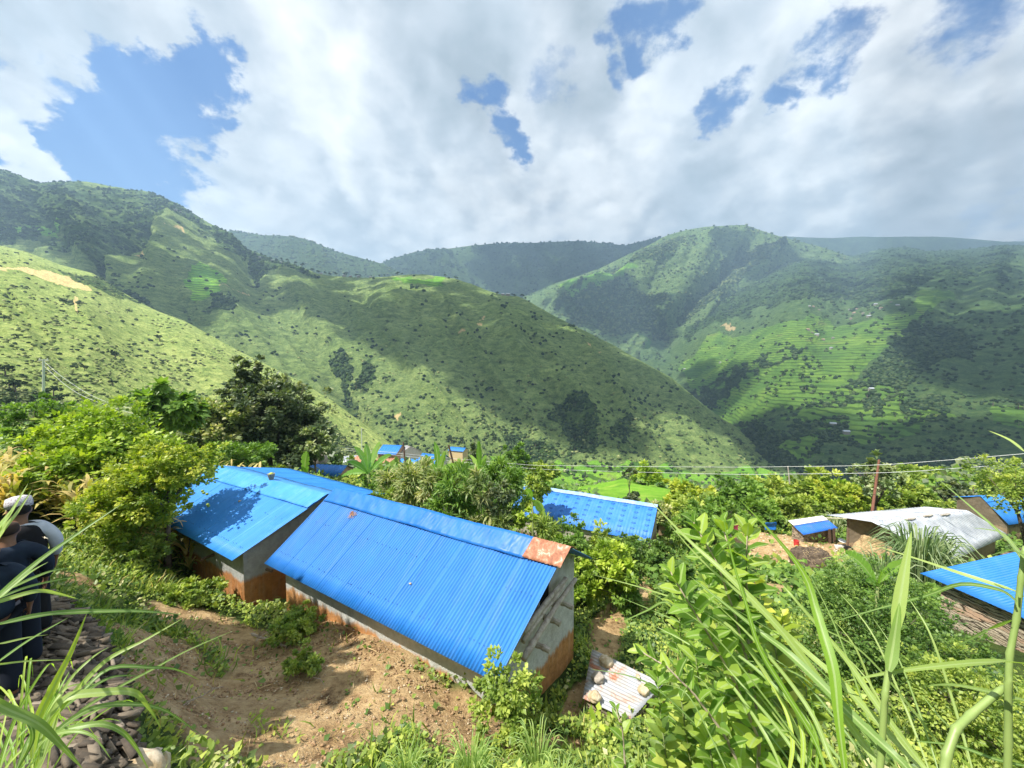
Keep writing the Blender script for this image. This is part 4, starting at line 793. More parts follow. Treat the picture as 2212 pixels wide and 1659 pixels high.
for i,(x,y) in enumerate([(1745,668),(1756,665),(1770,668),(1849,655),(1862,658),(1878,655),(1890,662),(1852,668),(1866,677),(1880,680),(1896,676),(1918,662),(1932,668),(1742,716),(1755,718),(1768,722),(1790,722),(1810,720),(1872,688),(1846,682)]):
    farhouse('terraced_hill',x,y,rr_.uniform(5,8),[m_farr,m_farb,m_far][i%3],'tiny pale house of the hamlet above the terraced fields','houses of the hamlet across the valley')
for x,y in [(1804,745),(1908,773),(1560,779),(1573,777),(1480,795),(1875,850),(1790,927),(1820,942),(1458,833),(1452,855)]:
    farhouse('terraced_hill',x,y,rr_.uniform(5,7),m_farr,'lone tiny house with a pale tin roof out in the terraced slope','lone houses on the terraced slope')
for x,y in [(386,464),(392,465),(693,593),(745,593),(758,593),(775,592),(800,596),(607,568),(560,558),(590,566),(1087,638),(1098,639)]:
    farhouse('long_hill',x,y,rr_.uniform(6,10),m_farr,'tiny white house seen on the crest of the long ridge','houses on the long ridge')
# ---------------------------------------------------------------- near ground cover (nobody could count it)
def cover(name,n,xr,yr,size,kind,m,seed,hmax,wfun,wid=1.,up=.9,patch=1.3,lay=1.):
    rs=np.random.RandomState(seed); x=xr[0]+(xr[1]-xr[0])*rs.rand(n); r=rs.rand(n); y=yr[0]+(yr[1]-yr[0])*r
    keep=rs.rand(n)<wfun(x,y); x,y=x[keep],y[keep]
    # only where the camera side of the slope can be seen
    ok=np.abs(x)<y*1.5+2.5; x,y=x[ok],y[ok]; n=len(x)
    z=gz(x,y); h=hmax*np.clip(.45+fbm(x*patch,y*patch,0*x+seed,4)*1.5,.04,1.6)*(1-.75*dirtmask(x,y)); q=rs.rand(n)**.6
    P0=np.stack([x,y,z+h*q],-1); yd=randdir(rs,n)*1.0; yd[:,2]=np.abs(yd[:,2])*.8+lay*.1; zd=np.tile([0,0,1.],(n,1))*up+randdir(rs,n)*.45+np.array([-.1,-.3,0])
    s=size*(.55+.9*rs.rand(n)); ti=np.clip(.25+.5*(fbm(x*1.7,y*1.7,0*x+seed+3,3)+.5)+(rs.rand(n)-.5)*.7,0,1)
    V,Fc,ti,mid=leafmesh(P0,yd,zd,s,kind,rs,ti,wid); o=mesh(name,V,Fc,m,attrs={'tint':ti,'mid':mid}); tag(o,kind='stuff'); return o
# footprints that stay clear
def clear(x,y):
    def ins(poly): return inpoly(x,y,poly)
    c=ins([(-6.6,10.6),(-.2,6.7),(1.75,9.3),(-4.6,13.2)])|ins([(-12.6,13.4),(-7.2,10.3),(-4.6,14.6),(-10.4,18.2)])|ins([(-.3,25.8),(7.9,21.7),(10,25.6),(2,29.5)])|ins([(14.4,6),(14.2,12.6),(20,12),(20,6)])|ins([(24.3,26.2),(28.4,24.3),(36.6,27.9),(32,29.4),(24.4,28)])|ins([(21.6,28),(25.2,29.2),(25,30.4),(21.6,29.4)])
    c|=(pdist(x,y,[(-3.0,2.0),(-4.2,3.2),(-5.6,4.3),(-7.2,5.3),(-8.6,6.0)])<.75)
    return c
def wgreen(x,y): return np.clip(1.0-dirtmask(x,y)*.965,0,1)*(~clear(x,y))*(1-.9*fieldmask(x,y)*(y>35))
def vis(x,y): return np.clip(1.2-np.hypot(x,y)/24,.12,1)
cover('undergrowth',150000,(-13,13),(2.2,17),.075,'ovate',L_weed,1,.38,lambda x,y:wgreen(x,y)*np.clip(1.25-y/16,.3,1),1.1)
cover('undergrowth',80000,(-13,13),(2.2,17),.095,'ovate',L_weedd,2,.30,lambda x,y:wgreen(x,y)*(fbm(x*.8,y*.8,0*x,3)>-.1),1.2)
cover('grass',60000,(-13,12),(1.6,14),.28,'strap',L_weed,3,.06,lambda x,y:wgreen(x,y)*(fbm(x*.7,y*.7,0*x+8,3)>-.02),.55,up=.2,lay=9)
cover('undergrowth',120000,(-45,48),(14,46),.26,'diamond',L_mid,4,.8,lambda x,y:wgreen(x,y)*np.clip(1.1-y/60,.3,1),1.2)
cover('undergrowth',60000,(-45,48),(14,46),.34,'diamond',L_weed,5,.75,lambda x,y:wgreen(x,y)*(fbm(x*.3,y*.3,0*x+5,3)>.0),1.2)
cover('undergrowth',60000,(-110,110),(44,120),.8,'diamond',L_mid,6,1.6,lambda x,y:np.clip(1-fieldmask(x,y)*1.2,0.,1),1.2,patch=.2)
cover('undergrowth',22000,(-110,110),(44,120),.9,'diamond',L_dark,7,2.6,lambda x,y:np.clip(1-fieldmask(x,y)*1.3,0.,1)*(fbm(x*.06,y*.06,0*x+2,3)>.02),1.2,patch=.12)
# rubble and stalks on the bare earth
def scatter_stones(name,n,reg,lo,hi,m,seed,wf):
    rs=np.random.RandomState(seed); x=reg[0]+(reg[1]-reg[0])*rs.rand(n); y=reg[2]+(reg[3]-reg[2])*rs.rand(n); k=(rs.rand(n)<wf(x,y)); x,y=x[k],y[k]; n=len(x)
    s=lo+(hi-lo)*rs.rand(n)**3; v,f=ico(1); kk=1+.5*(rs.rand(n,len(v))-.5); q=v[None]*kk[...,None]*np.stack([1+.5*rs.rand(n),.7+.4*rs.rand(n),.45+.3*rs.rand(n)],-1)[:,None,:]*s[:,None,None]
    a=rs.rand(n)*6.28; c,sn=np.cos(a)[:,None],np.sin(a)[:,None]; V=np.stack([q[...,0]*c-q[...,1]*sn,q[...,0]*sn+q[...,1]*c,q[...,2]],-1)+np.stack([x,y,gz(x,y)+s*.1],-1)[:,None,:]
    o=mesh(name,V.reshape(-1,3),(f[None]+(np.arange(n)*len(v))[:,None,None]).reshape(-1,3),m); tag(o,kind='stuff')
scatter_stones('rubble',4200,(-9.5,2.2,4.8,10),.004,.026,m_rock,1,lambda x,y:dirtmask(x,y)*(~clear(x,y)))
scatter_stones('clods',12000,(-9.5,2.2,4.8,10),.006,.032,simple('earth_clod',(.25,.155,.08),1,c2=(.38,.25,.14),scale=9),2,lambda x,y:dirtmask(x,y)*(~clear(x,y)))
scatter_stones('rubble',1500,(12,26,20,31),.03,.12,m_rock,3,lambda x,y:dirtmask(x,y)*(~clear(x,y)))
rs_=random.Random(12); mb=MB()
for i in range(150):
    x,y=rs_.uniform(-9,1.5),rs_.uniform(5,9.8)
    if float(dirtmask(x,y))<.6 or bool(clear(np.array([x]),np.array([y]))[0]): continue
    a=rs_.uniform(0,6.28); l=rs_.uniform(.08,.35); z=gz(x,y)+.03; mb.tube([(x,y,z),(x+l*math.cos(a)*.5,y+l*math.sin(a)*.5,z+.02),(x+l*math.cos(a),y+l*math.sin(a),z+.005)],[.006,.006,.004],4,False)
o=mb.build('dry_stalks',m_straw); tag(o,kind='stuff')
cover('undergrowth',26000,(-13,13),(2.6,20),.10,'ovate',L_olive,11,.5,lambda x,y:wgreen(x,y)*(fbm(x*.5,y*.5,0*x+20,3)>.12),1.0)
cover('undergrowth',16000,(-13,13),(2.6,20),.12,'ovate',L_bright,12,.55,lambda x,y:wgreen(x,y)*(fbm(x*.6,y*.6,0*x+31,3)>.2),1.1)
cover('dry_grass',9000,(-13,13),(2.6,20),.30,'strap',L_maize,13,.12,lambda x,y:wgreen(x,y)*(fbm(x*.6,y*.6,0*x+41,3)>.1),.4,up=.2,lay=8)
# ---------------------------------------------------------------- rough stone trail: slabs bedded on edge
TR=[(-2.2,1.2),(-3.0,2.1),(-3.9,3.05),(-5.0,3.95),(-6.0,4.65),(-7.4,5.4),(-9.2,6.2)]
m_trail,t,b=newmat('trail_slabs'); c=t.ramp(t.attr('tint').outputs['Fac'],[(0,(.06,.048,.036)),(.4,(.13,.10,.07)),(.8,(.21,.165,.115)),(1,(.33,.27,.20))])
t.put(b.inputs['Base Color'],t.mix(t.mr(t.noise(pos(t),9,6,.7),.35,.65,0,.6),c,t.vmath('MULTIPLY',c,(.4,.38,.36)))); b.inputs['Roughness'].default_value=.95; t.put(b.inputs['Normal'],t.bump(t.noise(pos(t),40,5,.7),.8,.01))
def trail_h(u): return float(np.interp(u,[0,1,2,3,4,5,6],[-2.75,-3.0,-3.2,-3.34,-3.36,-3.46,-3.6]))
rs=np.random.RandomState(21); Vs=[];Fs=[];k=0; boxf=np.array([[0,2,3,1],[4,5,7,6],[0,1,5,4],[2,6,7,3],[0,4,6,2],[1,3,7,5]])
cub=np.array([[a,b_,c] for c in(-1,1) for b_ in(-1,1) for a in(-1,1)],float)
for i in range(13000):
    u=rs.rand()*5.99; j=int(u); q=u-j; p=np.array(TR[j])*(1-q)+np.array(TR[j+1])*q; d=np.array(TR[j+1])-np.array(TR[j]); d/=np.linalg.norm(d); nn=np.array([d[1],-d[0]])
    if nn[1]<0: nn=-nn
    w=rs.uniform(-1.9,.35); face=rs.rand()<.45
    z=trail_h(u)-.02+rs.randn()*.018+.12*max(0,-w-.7)
    if face: w=.35+rs.uniform(0,.16); z=trail_h(u)-.12-rs.rand()*1.5
    c=np.array([p[0]+nn[0]*w,p[1]+nn[1]*w,z]); L=np.array([rs.uniform(.04,.14),rs.uniform(.015,.04),rs.uniform(.008,.020)])
    a=math.atan2(d[1],d[0])+.5+rs.randn()*.3; ca,sa=math.cos(a),math.sin(a); tl=rs.randn()*.38; M=np.array([[ca,-sa,0],[sa,ca,0],[0,0,1]])@np.array([[1,0,0],[0,math.cos(tl),-math.sin(tl)],[0,math.sin(tl),math.cos(tl)]])
    v=(cub*L*(1+.35*(rs.rand(8,3)-.5)))@M.T+c; Vs.append(v); Fs.append(boxf+k*8); k+=1
o=mesh('path',np.concatenate(Vs),np.concatenate(Fs),m_trail,attrs={'tint':np.repeat(rs.rand(k),8)}); tag(o,kind='structure')
# ---------------------------------------------------------------- the trees and shrubs of the hamlet
tree('compact light green tree at the far left below the grey pole',112,852,24,4.2,0,L_mid,7000,.22,31,6,'ovate',bott=.1,tr=.12)
tree('bright yellow green leafy tree left of the blue roofs, tallest of the bright ones',225,878,14.5,4.4,0,L_bright,16000,.17,32,8,'ovate',bott=.12,tr=.12)
tree('bright green bush spreading at the foot of the bright yellow green tree',140,960,13.5,2.6,0,L_bright,6000,.15,132,5,'ovate',cat='shrub',name='leafy_shrub',bott=.05,tr=.05)
tree('citrus tree with small green fruits leaning over the lighter blue roof',362,955,11.7,2.6,0,L_citrus,15000,.10,33,8,'ovate',bott=.45,tr=.09,name='citrus_tree')
tree('lower citrus tree hiding the left corner of the lighter blue house',285,1030,11.2,2.5,0,L_citrus,13000,.10,34,7,'ovate',bott=.3,tr=.08,name='citrus_tree')
tree('slender tree with big drooping leaves rising behind the citrus trees',352,836,23,3.2,0,L_mid,2200,.5,35,5,'ovate',bott=.35,tr=.1,droop=.5,wid=.8)
tree('large dark grey green tree with a broken pointed top behind the lighter blue roof',578,812,38,9.6,0,L_dark,24000,.36,36,10,'diamond',bott=.1,tr=.45,dep=8,clump=.24,shell=.5)
tree('narrow pointed dark tree rising from the left side of the large dark tree',546,768,37,3.4,0,L_dark,5000,.34,139,6,'diamond',bott=.3,tr=.2,clump=.3)
tree('dark lower shoulder tree merging with the right side of the large dark tree',640,872,37,5,0,L_dark,7000,.40,136,5,'diamond',bott=.1,tr=.2)
tree('dusty green tree at the left side of the large dark tree',455,872,34,6.5,0,L_olive,8000,.36,137,6,'diamond',bott=.1,tr=.2)
tree('small loose grey green tree between the dark tree and the village',682,918,36,3.6,0,L_pale,3800,.3,37,5,'diamond',bott=.15,tr=.1)
tree('rounded mid green bush below the large dark tree',515,958,27,5.0,0,L_mid,7000,.24,38,6,'ovate',cat='shrub',name='leafy_shrub',bott=0.,tr=.06)
tree('low bush in front of the thin pole left of the blue roof',455,985,22,2.6,0,L_weed,3000,.2,39,4,'ovate',cat='shrub',name='leafy_shrub',bott=0.,tr=.05)
# thicket behind the nearest house
for i,(px,pt,Y,wd,m,lk,sz,n,lab) in enumerate([(760,1042,17,2.2,L_weed,'ovate',.13,5000,'leafy weeds just right of the lighter blue roof'),(812,1020,16,2.0,L_mid,'ovate',.14,5000,'leafy shrub below the left banana plant'),
  (860,1012,15,1.9,L_olive,'strap',.34,3200,'dry olive maize thicket beside the thin dark rod'),(905,1010,14.3,2.0,L_olive,'strap',.34,3600,'dry olive maize thicket crossed by the pale pole'),(950,1022,13.6,1.9,L_olive,'strap',.32,3000,'yellowing maize thicket behind the ridge of the nearest house'),
  (1000,1010,13.2,2.0,L_mid,'strap',.34,3600,'grey olive thicket in the middle of the plants behind the ridge'),(1045,1020,12.8,1.6,L_olive,'strap',.30,3000,'dry stalky thicket left of the willow leaved tree'),(835,1060,13.2,1.5,L_weed,'ovate',.11,3000,'low green weeds at the foot of the thicket'),
  (1088,1000,15,2.2,L_mid,'strap',.32,6000,'willow leaved tree right of the dry thicket'),(1075,1045,12.8,1.5,L_dark,'ovate',.12,3500,'dark leaved shrub under the willow leaved tree'),(1128,1095,12.6,1.1,L_bright,'ovate',.12,1800,'pumpkin vine with bright round leaves left of the middle blue roof'),
  (1160,1022,24,2.2,L_weed,'ovate',.22,3500,'bright bush above the left end of the middle blue roof'),(1180,1125,13,1.4,L_weed,'strap',.26,2200,'grassy bush in front of the left end of the middle blue roof'),
  (1230,1122,14.5,2.4,L_mid,'ovate',.13,5000,'feathery green shrub below the middle blue roof'),(1300,1138,15,2.2,L_weed,'ovate',.12,4500,'low bright shrub just under the eave of the middle blue roof'),(1375,1150,17,2.4,L_weedd,'ovate',.14,4200,'dark green shrub at the lower right corner of the middle blue roof'),
  (1210,1165,11.3,1.4,L_bright,'ovate',.12,2600,'heart leaved vine clump touching the rusty ridge'),(1318,1170,12.6,1.9,L_bright,'ovate',.15,5200,'tall vine covered bush with round bright leaves right of the rusty ridge'),(1352,1215,12.3,1.2,L_mid,'ovate',.14,2600,'leafy vine heap at the right foot of the tall vine bush'),
  (1430,1175,16.5,1.8,L_weedd,'ovate',.14,3500,'dull green bush by the bare earth patch'),(1470,1230,12,1.7,L_weedd,'ovate',.16,3200,'dark leaved vegetable patch bush behind the big leaf sapling')]):
    tree(lab,px,pt,Y,wd,0,m,n,sz,200+i,5,lk,cat='shrub',name='leafy_shrub',bott=0.0,tr=.03,wid=1.0,clump=.4,shell=.35)
# tree belt down the slope
for i,(px,pt,Y,wd,m,sz,n,lab) in enumerate([(1225,1060,34,2.6,L_mid,.34,4500,'round green bush at the near edge of the bright paddy'),(1300,1080,31,2.2,L_citrus,.28,3000,'yellowish bush above the middle blue roof'),(1485,1040,34,4.5,L_citrus,.34,6500,'yellow green tree right of the thin dark tree'),
  (1425,1085,28,2,L_olive,.22,2600,'pale olive bush behind the right end of the middle blue roof'),(1500,1065,30,4.5,L_weed,.3,5000,'leafy light green tree behind the big leaf sapling'),(1545,1075,27,3.6,L_mid,.26,4200,'round dark vine tree above the pale rocks'),
  (1600,1042,40,6,L_mid,.42,8000,'dark green tree in the belt below the terraced hill'),(1655,1028,42,5.5,L_weed,.42,7000,'deep green tree left of the dead twigs'),(1700,1060,34,4.5,L_weed,.3,5200,'yellow green vine tree behind the stone sty'),(1640,1085,33,3.6,L_mid,.3,4200,'dark bush above the blue tarpaulin'),
  (1765,1022,42,5,L_weed,.4,5500,'mid green tree right of the dead twigs'),(1810,1030,40,5,L_bright,.38,5500,'feathery bright green tree behind the barn'),(1850,1045,36,4.5,L_citrus,.32,4500,'yellow green bush left of the rusty trunk'),(1945,1040,38,6,L_weed,.38,6000,'broad leafy light green tree right of the rusty trunk'),
  (1990,1060,40,4,L_mid,.36,3500,'smaller green tree above the silver roof'),(2055,1040,42,4,L_dark,.34,3200,'isolated dark bush on the bright field'),(2090,1022,60,7,L_weed,.5,3000,'bush line at the top edge of the bright field'),(2000,1018,58,9,L_weed,.5,4000,'long low bushes bordering the bright field'),
  (1400,1000,70,5,L_bright,.6,2500,'small bright tree on the far side of the paddy'),(1165,1000,60,5,L_weed,.5,3000,'light green tree at the left end of the paddy'),(1110,962,62,5,L_mid,.5,2500,'green tree between the village and the ridge foot'),(1030,955,66,3,L_dark,.45,1200,'narrow dark tree right of the village'),
  (560,1010,33,4,L_weed,.3,2600,'bright bush below the dark tree by the village path'),(720,990,50,5,L_weedd,.4,2500,'bush row left of the village huts'),(1490,1098,24,2.4,L_mid,.2,2400,'small bush beside the pale rocks')]):
    tree(lab,px,pt,Y,wd,0,m,n,sz,300+i,6,'diamond',bott=.02,tr=.1,clump=.34)
tree('thin dark columnar tree standing before the bright paddy',1356,1008,33,1.5,0,L_dark,2600,.22,340,4,'diamond',bott=.1,tr=.12,dep=1.5,shell=.2)
tree('tree with clusters of pale leaves above a rusty red trunk',1888,982,31,3.6,0,L_pale,2600,.3,341,7,'ovate',bott=.55,tr=.12,clump=.2)
tree('fine leaved green tree reaching in from the right picture edge',2222,1000,15.5,3.2,0,L_weed,9000,.11,342,7,'diamond',bott=.66,tr=.13)
# rusty leaning pole by that tree
mb=MB(); a,b_=P(1899,993,29),P(1881,1128,29); mb.tube([b_,a],[.10,.07],8); o=mb.build('pole',simple('rusty_pole_metal',(.25,.11,.07),.8),None,loc=b_); tag(o,'rusty red leaning pole behind the silver barn','pole')
# big shrubs right of centre
tree('dense dark hollow bush filling the space left of the right hand house',1905,1258,9.4,3.4,0,L_weedd,26000,.075,350,9,'ovate',cat='shrub',name='leafy_shrub',bott=.0,tr=.06,clump=.25)
tree('bright low shrub below the layered stone wall',2090,1440,6.6,1.9,0,L_weed,9000,.06,351,6,'ovate',cat='shrub',name='leafy_shrub',bott=.0,tr=.03)
tree('leafy bush hiding the lower right corner of the nearest house',1092,1428,5.95,1.15,0,L_weed,4200,.075,352,6,'ovate',cat='shrub',name='leafy_shrub',bott=.12,tr=.02,clump=.4)
tree('small green nettle patch at the left corner of the nearest house',640,1325,8.6,1.1,0,L_weed,4200,.07,353,6,'ovate',cat='shrub',name='leafy_shrub',bott=0,tr=.01)
tree('sprawling low green patch on the bare earth in front of the nearest house',662,1395,7.4,.8,0,L_weed,2200,.06,354,5,'ovate',cat='shrub',name='leafy_shrub',bott=0,tr=.01)
tree('bushy weeds at the front wall of the lighter blue house',410,1268,9.9,1.3,0,L_weed,5000,.08,355,6,'ovate',cat='shrub',name='leafy_shrub',bott=0,tr=.02)
tree('tall weeds left of the lighter blue house corner',270,1165,10.6,1.9,0,L_weed,6500,.08,356,6,'ovate',cat='shrub',name='leafy_shrub',bott=0,tr=.02)
tree('shade tree standing outside the left picture edge above the trail',-870,-60,4.6,4.6,0,L_mid,15000,.34,357,8,'ovate',bott=.5,tr=.2,dep=3.2)
tree('smaller shade tree outside the left picture edge behind the walkers',-2290,-300,2.2,3.4,0,L_mid,9000,.32,358,7,'ovate',bott=.5,tr=.15,dep=2.8)
# fruits on the citrus
rs_=random.Random(4)
fr_=[]
for i in range(14):
    p=Vector(P(rs_.uniform(300,462),rs_.uniform(1010,1110),10.9+rs_.uniform(0,.4))); fr_.append(p)
m_fruit=simple('green_fruit',(.22,.30,.05),.5)
cit=[o for o in bpy.data.objects if o.name.startswith('citrus_tree')]
for p in fr_:
    v,f=ico(2); mesh('fruit',v*.042+np.array(p),f,m_fruit,cit[0],smooth=True)
# ---------------------------------------------------------------- bananas
def banana(label,px,pb,Y,leaves,seed,sz=1.):
    """leaves: list of (px,py) tips; base column at px,pb"""
    rs=random.Random(seed); b_=Vector(P(px,pb,Y)); g=gz(b_.x,b_.y); root=empty('banana_plant',(b_.x,b_.y,g),label,'banana plant')
    mb=MB(); mb.tube([(b_.x,b_.y,g-.1),(b_.x+.03,b_.y,(g+b_.z)/2),tuple(b_)],[.11*sz,.09*sz,.06*sz],9); mb.build('stem',m_stem,root,True)
    for tx,ty,w in leaves:
        e=Vector(P(tx,ty,Y+rs.uniform(-.5,.3))); L=(e-b_).length; md=b_.lerp(e,.55)+Vector((rs.uniform(-.1,.1)*L,0,L*.20)); n=34; V=[];Fc=[];ti=[];mi=[]; side=(e-b_).cross(Vector((0,-1,.45))).normalized(); t_=rs.random()
        for k in range(n+1):
            q=k/n; p=b_*(1-q)**2+md*2*q*(1-q)+e*q*q; ww=w*.5*max(.03,math.sin(math.pi*min(1,max(0,(q-.08)/.92))**.75))**.6
            jag=ww*(1-(.05 if rs.random()<.8 else .45*rs.random()))
            for j,sg in enumerate((-1,-.04,.04,1)):
                V.append(p+side*(sg*jag)+Vector((0,-.0,.28*w*abs(sg)+.035*w*math.sin(k*1.9)*abs(sg)))); mi.append(0 if abs(sg)==1 else 1); ti.append(t_)
        for k in range(n):
            for j in range(3): Fc.append((k*4+j,k*4+j+1,k*4+j+5,k*4+j+4))
        mesh('leaf',np.array([tuple(v) for v in V]),Fc,L_ban,root,attrs={'tint':ti,'mid':mi})
L_ban=L_banana
banana('banana plant with wide leaves left of the thin dark rod',795,1025,16,[(765,968,.28),(790,962,.30),(822,958,.28),(752,1000,.26),(738,1032,.28),(845,985,.26),(810,992,.24)],1)
banana('banana plant in the middle of the thicket',945,1030,16,[(938,958,.28),(962,978,.26),(918,985,.24),(995,1008,.3),(895,1022,.26),(975,1030,.26)],2)
banana('banana plant with an upright leaf beside the willow leaved tree',1035,1025,17,[(1034,955,.26),(1050,985,.22),(1005,1016,.26),(1068,1012,.24),(1015,985,.2)],3)
banana('young banana with a single upright leaf by the wide blue village roof',660,1035,21,[(664,980,.55),(652,1010,.3)],4,.7)
banana('banana plant bending over the left end of the middle blue roof',1150,1085,17,[(1178,1125,.4),(1135,1060,.3)],5,.6)
banana('low banana plant with two spread leaves in front of the right hand house',1895,1268,9.8,[(1826,1196,.30),(1962,1214,.26),(1870,1258,.2),(1905,1235,.16)],6,.6)
# ---------------------------------------------------------------- reed clumps
def reed(label,px,pb,Y,n,h,spread,m,seed,w=.03,name='tall_grass_clump'):
    rs=random.Random(seed); c=gpt(px,Y); mbl=[[],[],[],[]]
    for i in range(n):
        a=rs.uniform(0,6.28); q=rs.random(); b_=c+Vector((math.cos(a),math.sin(a),0))*.3*spread*q; d=Vector((math.cos(a),math.sin(a),0)); hh=h*rs.uniform(.6,1.1); bend=rs.uniform(.15,1.)*spread
        blade(mbl,[b_,b_+d*bend*.15+Vector((0,0,hh*.5)),b_+d*bend*.55+Vector((0,0,hh*.95)),b_+d*bend*1.1+Vector((0,0,hh*(1-.35*bend/spread)))],w,seg=8)
    o=blades_obj(name,mbl,m,None,loc=tuple(c)); tag(o,label,'grass clump')
reed('tall reed clump in front of the silver white roof',1985,1290,17.5,240,3.2,1.8,L_reed,1,.06)
reed('smaller reed clump left of the tall one over the barn gable',1905,1290,16.5,80,2.0,1.4,L_reed,2,.05)
reed('grass clump standing at the foot of the barn gable',1850,1240,20,60,1.3,1.2,L_grass,3,.05)
reed('pale grass tuft behind the stone sty',1800,1120,31,60,1.9,1.3,L_pale,4,.07)
reed('tuft of long grass at the lower edge of the bare earth',1160,1500,5.2,70,.75,.5,L_grass,5,.018)
reed('tuft of grass blades at the bottom centre edge',1015,1600,4.6,80,.6,.45,L_grass,6,.016)
reed('grass tuft at the foot of the leafy corner bush',1210,1600,4.7,60,.5,.4,L_grass,7,.014)
reed('grass tuft below the weighted zinc sheet',1400,1640,4.6,70,.7,.5,L_grass,8,.016)
reed('grass tuft on the weedy bank at the lower left of the bush',880,1640,4.6,60,.5,.4,L_grass,9,.014)
# maize field on the left
rs=np.random.RandomState(44); n=0
px_=rs.uniform(-22,-10.2,1500); py_=rs.uniform(11.5,20,1500); k=(px_/py_>-1.6)&~((px_>-13.5)&(py_>12.5)&(py_<19)); px_,py_=px_[k],py_[k]
mbl=[[],[],[],[]]; rq=random.Random(3)
P0=[];YD=[];ZD=[];SZ=[]
gzz=gz(px_,py_)
for x,y,z in zip(px_,py_,gzz):
    h=rq.uniform(.9,1.5)
    for j in range(9):
        a=rq.uniform(0,6.28); P0.append((x,y,z+h*rq.uniform(.15,1))); YD.append((math.cos(a),math.sin(a),rq.uniform(.1,1.2))); ZD.append((0,0,1.)); SZ.append(rq.uniform(.4,.8))
V,Fc,ti,mid=leafmesh(np.array(P0),np.array(YD),np.array(ZD),np.array(SZ),'strap',rs,None,1.1)
o=mesh('maize_crop',V,Fc,L_maize,attrs={'tint':ti,'mid':mid}); tag(o,kind='stuff')
# ---------------------------------------------------------------- foreground saplings with large leaves
bt=[];bf=[];bmid=[]
rows_=7
for k in range(rows_+1):
    q=k/rows_; ww=.27*math.sin(math.pi*min(1,q**.85))**.8+.012*(1-q)
    for j,sg in enumerate((-1,-.08,.08,1)): bt.append((sg*ww*(1+.05*math.sin(k*2.1+j)),q,.10*abs(sg)*ww/.27*.9-.16*q*q+(.02*math.sin(k*1.9) if abs(sg)==1 else 0))); bmid.append(0 if abs(sg)==1 else 1)
for k in range(rows_):
    for j in range(3): bf.append((k*4+j,k*4+j+1,k*4+j+5)); bf.append((k*4+j,k*4+j+5,k*4+j+4))
_BL=(np.array(bt),np.array(bf),np.array(bmid,float))
_t0=tpl
def tpl(kind): return _BL if kind=='big' else _t0(kind)
def sapling(label,pts,Y,n,size,seed,m=None,group=None,top=.0,wid=1.):
    rs=np.random.RandomState(seed); p=[Vector(P(a,b_,Y*(1-.02*i))) for i,(a,b_) in enumerate(pts)]  # top to bottom
    g=gpt(pts[-1][0],Y*.98); g.z=min(g.z,p[-1].z-.3); p.append(Vector((p[-1].x,p[-1].y,g.z)))
    root=empty('sapling',tuple(p[-1]),label,'sapling',group)
    mb=MB(); mb.tube(p[::-1],[.012]*(1)+list(np.linspace(.008,.003,len(p)-1)),7); mb.build('stem',m_twig if m is None else m_stem,root,True)
    seg=[(a-b_).length for a,b_ in zip(p[:-1],p[1:])]; tot=sum(seg[:-1])+seg[-1]*.3
    PP=[];YD=[];ZD=[];SZ=[]
    for i in range(n):
        s=tot*(i/n)**1.15; j=0
        while j<len(seg)-1 and s>seg[j]: s-=seg[j]; j+=1
        c=p[j].lerp(p[j+1],min(1,s/seg[j])); ax=(p[j]-p[j+1]).normalized(); a=i*2.4+rs.rand()*.6; u=ax.cross(Vector((0,1,.2))).normalized(); w=ax.cross(u)
        out=u*math.cos(a)+w*math.sin(a); up=1.5*max(0,1-i/7)+.55; yd=(out+ax*up).normalized()
        PP.append(c); YD.append(yd); ZD.append((ax*1.0-yd*.2+Vector((-.2,-.35,.4)))); SZ.append(size*(.55+.5*min(1,i/4))*rs.uniform(.75,1.15))
    V,Fc,ti,mid=leafmesh(np.array(PP),np.array(YD),np.array(ZD),np.array(SZ),'big',rs,None,wid)
    mesh('leaves',V,Fc,m or L_big,root,smooth=True,attrs={'tint':ti,'mid':mid}); return root
sapling('tall large leaved sapling whose top reaches the middle blue roof corner',[(1498,1128),(1519,1165),(1548,1215),(1585,1320),(1625,1470),(1650,1640)],2.15,60,.145,1)
sapling('large leaved sapling second from the left in the foreground trio',[(1558,1128),(1575,1186),(1590,1240),(1612,1360),(1640,1520)],2.2,54,.14,2)
sapling('large leaved sapling with rounded top leaves against the bare yard',[(1615,1135),(1613,1190),(1612,1260),(1625,1400),(1650,1560)],2.2,50,.14,3)
sapling('big leaved shoot pointing left over the path by the vine heap',[(1448,1235),(1480,1290),(1530,1370),(1590,1480),(1640,1600)],2.0,44,.14,4)
sapling('big leaved shoot low beside the zinc sheet',[(1385,1408),(1440,1440),(1500,1500),(1560,1580),(1600,1659)],1.9,40,.12,5,wid=.75)
sapling('yellow green leaved sapling at the right of the foreground trio',[(1668,1372),(1678,1420),(1690,1490),(1700,1600)],2.3,44,.125,6,L_citrus,wid=1.15)
sapling('small leaved shoot rising at the bottom edge under the zinc sheet',[(1330,1530),(1345,1580),(1350,1650)],2.6,16,.10,7)
